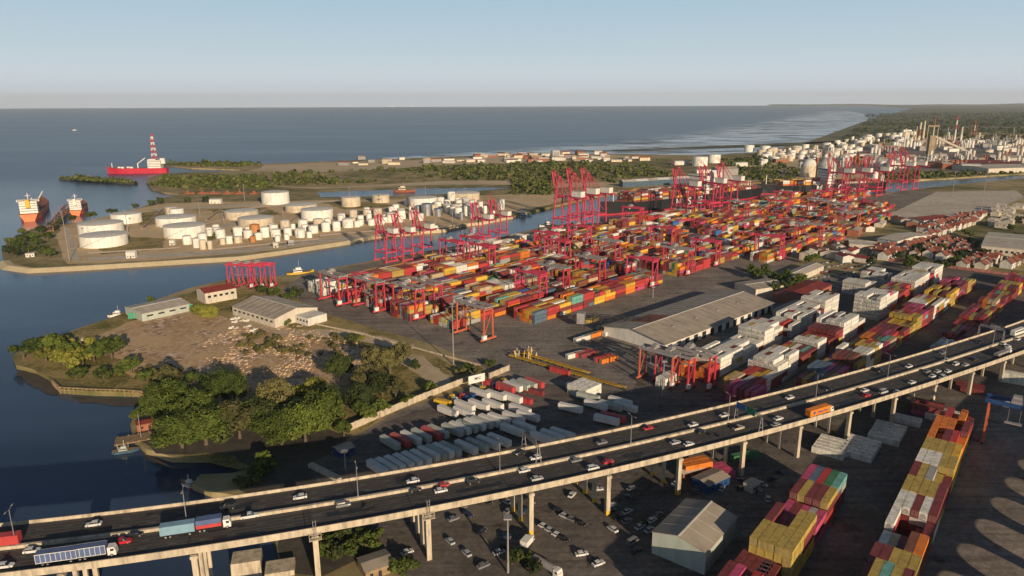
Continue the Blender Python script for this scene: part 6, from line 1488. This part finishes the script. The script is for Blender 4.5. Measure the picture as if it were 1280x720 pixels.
def boat(px, py, label, L_, hm, cm, deg, name='motorboat', mast=True, lz=WZ):
    p = at(px, py, lz); t = thing(name, label, 'boat', (p.x, p.y, lz + (.45 if lz == 0 else 0)), rad(deg), 'small boats'); B = L_ * .3; m_ = MB(); hull(m_, L_, B, L_ * .11, 0, 0, -.4, .3, L_ * .06); m_.build('hull', [hm, hm, 'timber'], t)
    m_ = MB(); m_.box(-L_ * .08, 0, L_ * .16, L_ * .34, B * .66, L_ * .12); m_.box(-L_ * .05, 0, L_ * .25, L_ * .2, B * .5, L_ * .08); w = m_.build('cabin', [cm], t); g = MB(); g.box(-L_ * .08, 0, L_ * .175, L_ * .345, B * .67, L_ * .04); g.build('windows', ['glass'], w)
    if mast: m_ = MB(); m_.beam((-L_ * .02, 0, L_ * .25), (-L_ * .02, 0, L_ * .55), .12); m_.beam((-L_ * .02, -B * .2, L_ * .45), (-L_ * .02, B * .2, L_ * .45), .1); m_.build('mast', ['white'], t)
boat(157, 565, 'small dark blue tug moored at the timber landing', 10, 'hull_blue', 'wall_green', 20, 'tugboat'); boat(236, 607, 'white open boat moored off the muddy spit', 9, 'white', 'wall_white', 150); boat(249, 608, 'small red boat against the muddy spit', 7, 'hull_red', 'hull_red', 40); boat(149, 395, 'white cabin cruiser hauled to the river bank', 14, 'white', 'white', 15)
boat(683, 283, 'white motor yacht lying in the channel', 20, 'white', 'white', 200); boat(93, 163, 'lone tiny white boat far out on the open river', 22, 'white', 'white', 20); boat(490, 133.6, 'distant white vessel on the horizon, left of two', 160, 'white', 'white', 5); boat(515, 133.2, 'distant white vessel on the horizon, right of two', 170, 'white', 'white', 5)
boat(505, 240, 'dark work pontoon boat in the canal', 34, 'rust', 'tank_cream', 4, 'work_boat', True, .11); boat(375, 343, 'yellow work barge with white masts at the near quay', 22, 'yellow', 'white', 20, 'work_boat'); boat(655, 270, 'dark workboat with pale cabin at the peninsula end', 22, 'hull_blue', 'white', 30, 'work_boat'); boat(600, 277, 'dark barge moored below the steel tanks', 26, 'hull_black', 'crane_grey', 30, 'work_boat')
boat(545, 290, 'white passenger launch moored at the peninsula quay', 26, 'white', 'white', 30, 'work_boat')
for i, px in enumerate((236, 254, 268, 285, 300, 318)): boat(px, 242.5, 'red hulled barge laid up ashore behind the tank farm, %s from the inlet' % nth(i), 17, 'rust', 'brick', 3 + i * 9, 'work_boat', i % 2 == 0, 0.)
# ------------------------------------------------------------------ town and refinery
def house_parts(L_, W_, h, rise, mw, mr):
    a = MB(); a.gable(L_, W_, h, rise, .4, 0, None)
    b = MB(); b.gable(L_, W_, h, rise, .4, 0, 0); k = MB(); k.v = b.v[10:]; k.f = [tuple(i - 10 for i in f) for f in b.f[4:]]; k.m = [0] * len(k.f); k.c = [None] * len(k.f)
    w = []
    for s in (-1, 1):
        for x in (-L_ * .28, L_ * .28): q = MB(); q.box(x, s * (W_ / 2 + .02), h * .6, 1.3, .07, 1.3); w.append(q.mesh('window', ['glass']))
    d = MB(); d.box(0, -W_ / 2 - .03, 1.05, 1., .08, 2.1); c = MB(); c.box(L_ * .25, W_ * .2, h + rise * .95, .8, .8, 1.6)
    return a.mesh('wall', [mw]), k.mesh('roof', [mr]), w, d.mesh('door', ['dark']), c.mesh('chimney', [mw])
HP = [house_parts(11, 9, 5.2, 3.2, 'wall_white', 'roof_tile'), house_parts(9.5, 8.5, 4.2, 2.8, 'wall_cream', 'roof_tile'), house_parts(12, 9, 4.6, 2.4, 'wall_cream', 'roof_light')]
hc = [None] * 3
def house(kind, p, rz, label, group):
    if hc[kind] is None:
        t = thing('house', label, 'house', (p[0], p[1], .05), rz, group); w, r_, ws, d, c = HP[kind]
        place(w, 'wall', t); ro = place(r_, 'roof', t); place(c, 'chimney', ro); place(d, 'door', t)
        for q in ws: place(q, 'window', t)
        hc[kind] = t; return t
    return dup(hc[kind], (p[0], p[1], .05), rz, label, group)
ROWS = [(1160, 298, 1218, 278, 10, 'terrace along the long lane'), (1128, 312, 1160, 298, 5, 'terrace by the white shed'), (1140, 322, 1184, 303, 7, 'terrace behind the leafy corner'), (1175, 326, 1207, 310, 6, 'terrace before the factory hall'), (1102, 326, 1124, 316, 4, 'corner terrace by the car lot'), (1246, 322, 1270, 312, 4, 'terrace behind the factory hall'), (1150, 290, 1208, 273, 12, 'terrace under the concrete apron'), (1197, 286, 1230, 269, 9, 'terrace reaching up to the pale mast'), (1096, 319, 1148, 297, 11, 'leftmost terrace'), (1119, 321, 1166, 301, 10, 'second terrace'), (1158, 323, 1200, 304, 7, 'third terrace'), (1188, 326, 1214, 312, 5, 'fourth terrace'), (1200, 336, 1230, 320, 5, 'terrace near the pink wall'), (1222, 337, 1248, 323, 4, 'short terrace near the pink wall'), (1256, 337, 1278, 326, 3, 'last short terrace by the pink wall')]
for x0, y0, x1, y1, n, nm in ROWS:
    a, b = at(x0, y0), at(x1, y1); d = b - a
    for i in range(n):
        p = a.lerp(b, (i + .5) / n) + Vector((R.uniform(-1.5, 1.5), R.uniform(-1.5, 1.5)))
        house(0 if R.random() < .6 else 1, p, math.atan2(d.y, d.x) + math.pi / 2 * (R.random() < .35), 'red tiled white walled house, %s in the %s' % (nth(i), nm), 'red roofed terraces')
for i in range(16):
    px = R.uniform(1236, 1285); py = R.uniform(258, 292)
    house(2, at(px, py), GA + R.choice([0, 1.57]), 'pale roofed house among trees at the right edge, %s from the apron' % nth(i), 'pale houses by the apron')
gable_px('factory_hall', 'wide grey roofed factory hall with ribbed white front among the houses', 'factory', (1227, 307), (1300, 314), (1213, 288), 10, 2., 'wall_cream', 'roof_light', .5, windows=10)
gable_px('open_shed', 'white open fronted shed with two dark bays in the terminal', 'shed', (1097, 298), (1122, 302), (1110, 286), 8, 2., 'wall_white', 'roof_light', .4, doors=3)
gable_px('canopy_shed', 'rusty roofed canopy shed beside the car lot', 'shed', (1000, 374), (1040, 356), (985, 360), 5, 1.2, 'brick', 'roof_red', .5)
gable_px('canopy_shed', 'low grey shed with pink front wall near the trees', 'shed', (990, 392), (1030, 374), (975, 383), 4, 1.2, 'wall_cream', 'roof_grey', .5)
gable_px('canopy_shed', 'flat grey workshop between the trees and long shed', 'shed', (945, 362), (985, 356), (945, 350), 5, 1., 'wall_cream', 'roof_grey', .5)
gable_px('canopy_shed', 'cream topped store beside the leafy parking trees', 'shed', (1000, 345), (1030, 332), (990, 338), 5, 1.2, 'wall_cream', 'roof_light', .5)
gable_px('canopy_shed', 'red and cream shed at the foot of the pale terrace', 'shed', (1155, 276), (1190, 272), (1150, 271), 6, 1.6, 'wall_white', 'roof_red', .5)
gable_px('freight_shed', 'long cream freight shed inside the terminal near the open fronted one', 'shed', (1062, 305), (1094, 307), (1060, 300), 6, 1.4, 'wall_cream', 'roof_light', .5)
for i, (px, py, a_) in enumerate([(1048, 312, 40), (1062, 318, 0), (1075, 309, 90), (1086, 313, 45), (1040, 322, 90), (1055, 327, 45), (1100, 305, 0), (1024, 318, 45), (1010, 323, 0), (1072, 326, 90), (1140, 283, 10), (1125, 279, 45), (1100, 282, 10), (1082, 288, 45), (1068, 293, 10)]):
    p = at(px, py); L_ = 14 + (i * 7) % 17; m_ = MB(); m_.gable(L_, 9 + i % 4, 4 + i % 3, 1.4, .4, 0, 1); m_.box(L_ * .2, 0, 6.2 + i % 3, 2, 2, 1.2, mi=0)
    tag(m_.build('yard_shed', [['wall_cream', 'wall_white', 'brick', 'crane_grey'][i % 4], ['roof_light', 'rust', 'roof_grey', 'roof_red'][(i * 3) % 4]], loc=(p.x, p.y, .05), rz=GA + rad(a_)), 'low %s shed between the crane yard and the red roofs, %s' % (['cream', 'white', 'brick', 'grey'][i % 4], nth(i) + ' of the scatter'), 'shed', 'sheds between yard and houses')
# far shore sheds and quarry buildings
for i in range(90):
    px = R.choice([R.uniform(560, 830), R.uniform(580, 800), R.uniform(620, 760), R.uniform(420, 640)]); py = 203 - (px - 345) * .014 + R.uniform(-5, 5); p = at(px, py); L_ = R.uniform(9, 30); W_ = R.uniform(7, 16); h = R.uniform(3.5, 9)
    m_ = MB(); m_.gable(L_, W_, h, h * .25, .6, 0, 1); tag(m_.build('sheds', [R.choice(['wall_cream', 'wall_white', 'tank_cream', 'brick', 'crane_grey']), R.choice(['roof_light', 'tank_roof', 'roof_tile', 'sand', 'roof_grey', 'rust'])], loc=(p.x, p.y, 0), rz=R.uniform(-.3, .5)), 'pale low shed on the far shore by the beach', 'shed', 'sheds on the far shore').name = 'shore_shed'
for (px, py, w, h, l) in [(478, 205, 30, 12, 'x'), (694, 198, 18, 20, 'tall pale block above the far shore sheds'), (505, 240, 60, 4, 'y')]:
    if len(l) < 3: continue
    p = at(px, py); t = thing('tower_block', l, 'building', (p.x, p.y, 0), .2); m_ = MB(); m_.box(0, 0, h / 2, w, 20, h); m_.build('wall', ['wall_white'], t)
    for k in range(6): m_ = MB(); m_.box(0, -10.03, 2.5 + k * 2.9, w * .9, .1, 1.6); m_.build('window', ['glass'], t)
# sheds behind the first ship
for i, px in enumerate((785, 799, 812, 826, 838, 852)):
    p = at(px, 233 - i * .9); m_ = MB(); m_.gable(26, 16, 9, 2.5, .5, 0, 1)
    tag(m_.build('quay_shed', ['hull_blue', 'white' if i % 2 else 'roof_light'], loc=(p.x, p.y, .05), rz=.25), 'dark sided pale roofed shed behind the first ship, %s from its bow' % nth(i), 'shed', 'sheds behind the first ship')
for (px, py, L_, W_, h, mw, mr, lab) in [(905, 226, 44, 20, 22, 'crane_grey', 'roof_grey', 'grey grain store beyond the first ship stern'), (893, 240, 14, 14, 30, 'wall_white', 'white', 'white ventilator block between the first ship cranes'), (1010, 236, 60, 26, 16, 'crane_grey', 'roof_light', 'grey store behind the second ship bow'), (850, 206, 36, 14, 8, 'wall_white', 'white', 'small white store left of the tall tanks'), (925, 208, 30, 14, 8, 'wall_white', 'white', 'white store before the dark wood'), (975, 203, 34, 14, 8, 'brick', 'roof_light', 'brick store amid the tank farm'), (880, 216, 40, 12, 6, 'wall_white', 'white', 'low white store behind the ship')]:
    p = at(px, py); m_ = MB(); m_.gable(L_, W_, h, h * .15, .5, 0, 1); tag(m_.build('store_building', [mw, mr], loc=(p.x, p.y, .06), rz=.3), lab, 'building')
# refinery: columns and stacks
def stack(px, yb, yt, wpx, ms, label, name='chimney', lattice=False):
    a = at(px, yb); h = 0
    for hh in range(4, 260):
        if pix(a.x, a.y, hh)[1] < yt: h = hh; break
    s = FPX / a.y; r_ = wpx / 2 / s; t = thing(name, label, 'chimney' if name == 'chimney' else 'column', (a.x, a.y, .05)); n = len(ms)
    for k in range(n):
        m_ = MB(); z0, z1 = h * k / n, h * (k + 1) / n; ra, rb = r_ * (1.25 - .5 * k / n), r_ * (1.25 - .5 * (k + 1) / n); m_.cyl(0, 0, z0, ra, z1 - z0, 12, rb); m_.cyl(0, 0, z1 - .8, rb * 1.25, .6, 12); m_.build('shaft', [ms[k]], t)
for a in [(1192.5, 178, 147, 1.6, ['white', 'white', 'white', 'crane_red', 'white', 'crane_red'], 'tall red and white banded refinery chimney'), (1200.5, 178, 161, 2.2, ['white', 'tank_cream'], 'short thick white chimney beside the banded one'), (1217, 170, 152, 1.2, ['rust', 'tank_cream', 'rust'], 'slim rusty chimney right of the banded one'), (1219.5, 170, 156, 1.0, ['rust', 'rust'], 'second slim rusty chimney in the pair'),
          (1148, 178, 155, 2.6, ['tank_cream', 'rust', 'tank_cream'], 'thick brown refinery column'), (1153.5, 174, 153, 2.2, ['tank_cream', 'tank_cream'], 'pale refinery column next to the brown one'), (1166, 172, 147, 1.3, ['tank_cream', 'rust'], 'highest slim column behind the concrete tower'), (1141, 178, 165, 2.2, ['rust', 'tank_cream'], 'low brown column left of the others'), (1130, 184, 163, 1.3, ['white', 'white'], 'slim white column near the tank farm'), (1144, 178, 160, 1., ['tank_cream'], 'thin column between brown ones'), (1184, 172, 161, 1., ['grey'], 'grey thin column before the chimney'), (1267, 168, 162, .8, ['grey'], 'tiny far chimney at the right'), (1213, 172, 158, .8, ['rust'], 'thin rusty stack by the pair')]:
    stack(*a)
a = at(1161.5, 196); t = thing('concrete_tower', 'massive brown concrete coke tower with a sloping conveyor', 'tower', (a.x, a.y, 0)); m_ = MB(); m_.box(0, 0, 27, 15, 12, 54); m_.build('shaft', ['tower_stone'], t); m_ = MB(); m_.beam((6, 0, 52), (95, -10, 12), 5); m_.build('conveyor', ['roof_light'], t); m_ = MB()
for sx in (-13, 13): m_.beam((sx, 0, 20), (sx, 0, 78), 2.2)
m_.box(0, 0, 78, 30, 5, 3); m_.build('portal', ['tower_stone'], t)
rr = random.Random(31)
for i in range(150):
    px, py = rr.choice([(rr.uniform(1090, 1285), rr.uniform(174, 205)), (rr.uniform(1000, 1285), rr.uniform(196, 214)), (rr.uniform(1100, 1285), rr.uniform(176, 190))])
    p = at(px, py); k = rr.random(); m_ = MB(); s = rr.uniform(.7, 1.5)
    if k < .4:
        m_.gable(24 * s, 13 * s, 8 * s, 2, .5, 0, 1); nm, lab = 'plant_building', 'low plant building on the refinery ground'
    elif k < .75:
        for q in range(3): m_.cyl(q * 7 * s - 7 * s, 0, 0, 2.4 * s, 14 * s * rr.uniform(.6, 1.3), 10, dome=1)
        m_.beam((-9 * s, 3, 6), (9 * s, 3, 6), 1.2, mi=1); nm, lab = 'vessel_group', 'set of three upright vessels with pipework on the refinery ground'
    else:
        for x in (-8, 0, 8):
            for y in (-5, 5): m_.beam((x * s, y, 0), (x * s, y, 15 * s), .9)
        for z in (5, 10, 15): m_.box(0, 0, z * s, 18 * s, 11, .7, mi=1)
        m_.cyl(0, 0, 0, 2.2, 22 * s, 10, dome=1); nm, lab = 'process_frame', 'open steel process frame on the refinery ground'
    o = m_.build(nm, [rr.choice(['wall_cream', 'crane_grey', 'tank_white', 'rust', 'wall_white']), rr.choice(['roof_light', 'grey', 'roof_grey'])], loc=(p.x, p.y, .1), rz=rr.uniform(-.3, .3)); tag(o, lab, 'refinery unit', 'refinery: ' + nm.replace('_', ' ') + 's')
for (x0, y0, x1, y1, wx, wy, mw, mr, lab) in [(1200, 203, 1262, 206, 1200, 198, 'dark', 'roof_red', 'long dark red roofed hall right of the concrete tower'), (1256, 197, 1300, 198, 1256, 194, 'wall_cream', 'roof_light', 'long cream hall at the right edge'), (1236, 211, 1300, 209, 1240, 205, 'wall_cream', 'roof_light', 'yellowish sheds with bright fronts beside the basin'), (1160, 204, 1180, 205, 1160, 198, 'brick', 'roof_tile', 'red brick block under the coke tower'), (1108, 198, 1150, 200, 1108, 194, 'grey', 'roof_grey', 'grey hall under the coke tower')]:
    gable_px('refinery_hall', lab, 'hall', (x0, y0), (x1, y1), (wx, wy), 9, 2, mw, mr, .5)
# the far low hills and city haze on the land horizon
mb = MB(); vs = []; n = 60
for i in range(n):
    x = 9000 + i * 400; y = 25500 - i * 60
    vs += [(x, y, -3), (x, y + 400, 34 + 14 * math.sin(i * .35) + 9 * math.sin(i * .93 + 1))]
mb.add(vs, [(2 * i, 2 * i + 2, 2 * i + 3, 2 * i + 1) for i in range(n - 1)]); struct(mb.build('hills', ['plain']))

# unseen arcade added past the right edge, shaped to throw the light patches
p0, p1 = Vector((110.6, 117)), Vector((110.6, 117)) + Vector((.72, .694)) * 242.4; d = (p1 - p0); L_ = d.length; t = thing('unseen_arcade', 'concrete flyover on round arches past the edge of the container yard', 'flyover', (p0.x, p0.y, 0), math.atan2(d.y, d.x)); bay = 20.2; n = int(L_ / bay + .01)
m_ = MB(); r_ = 7.7; zs = 6.0; top = 18.; ah = 5.0
for i in range(n):
    x0 = i * bay; cx = x0 + bay / 2; a, b = cx - r_, cx + r_
    m_.box((x0 + a) / 2, 0, top / 2, a - x0, 1.6, top); m_.box((b + x0 + bay) / 2, 0, top / 2, x0 + bay - b, 1.6, top)
    for q in range(20):
        u, v = -1 + q / 10, -1 + (q + 1) / 10; zu, zv = zs + ah * max(0, 1 - abs(u) ** 2.6) ** (1 / 2.6), zs + ah * max(0, 1 - abs(v) ** 2.6) ** (1 / 2.6); xu, xv = cx + r_ * u, cx + r_ * v
        m_.add([(xu, -.8, zu), (xv, -.8, zv), (xv, -.8, top), (xu, -.8, top), (xu, .8, zu), (xv, .8, zv), (xv, .8, top), (xu, .8, top)], [(0, 1, 2, 3), (7, 6, 5, 4), (0, 4, 5, 1), (3, 2, 6, 7)])
m_.build('arcade', ['concrete'], t); m_ = MB(); m_.box(L_ / 2, 0, top + .46, L_, 9, .9); m_.build('deck', ['deck_asphalt'], t)
nrm = Vector((-.694, .72))
for k, off in enumerate((9., 12.5, 16.)):
    a, b = p0 + nrm * off, p1 + nrm * off; m_ = MB(); m_.beam((a.x, a.y, .16), (b.x, b.y, .16), .5, .22)
    if k == 0:
        for q in range(80): c_ = a.lerp(b, q / 79); m_.beam((c_.x, c_.y, 0), (c_.x, c_.y, 1.5), .18)
        m_.beam((a.x, a.y, 1.45), (b.x, b.y, 1.45), .1)
    tag(m_.build('fence' if k == 0 else 'crane_rail', ['dark']), ['low dark post fence along the edge of the arched light patches', 'inner dark rail crossing the arched light patches', 'outer dark rail crossing the arched light patches'][k], 'fence' if k == 0 else 'rail')
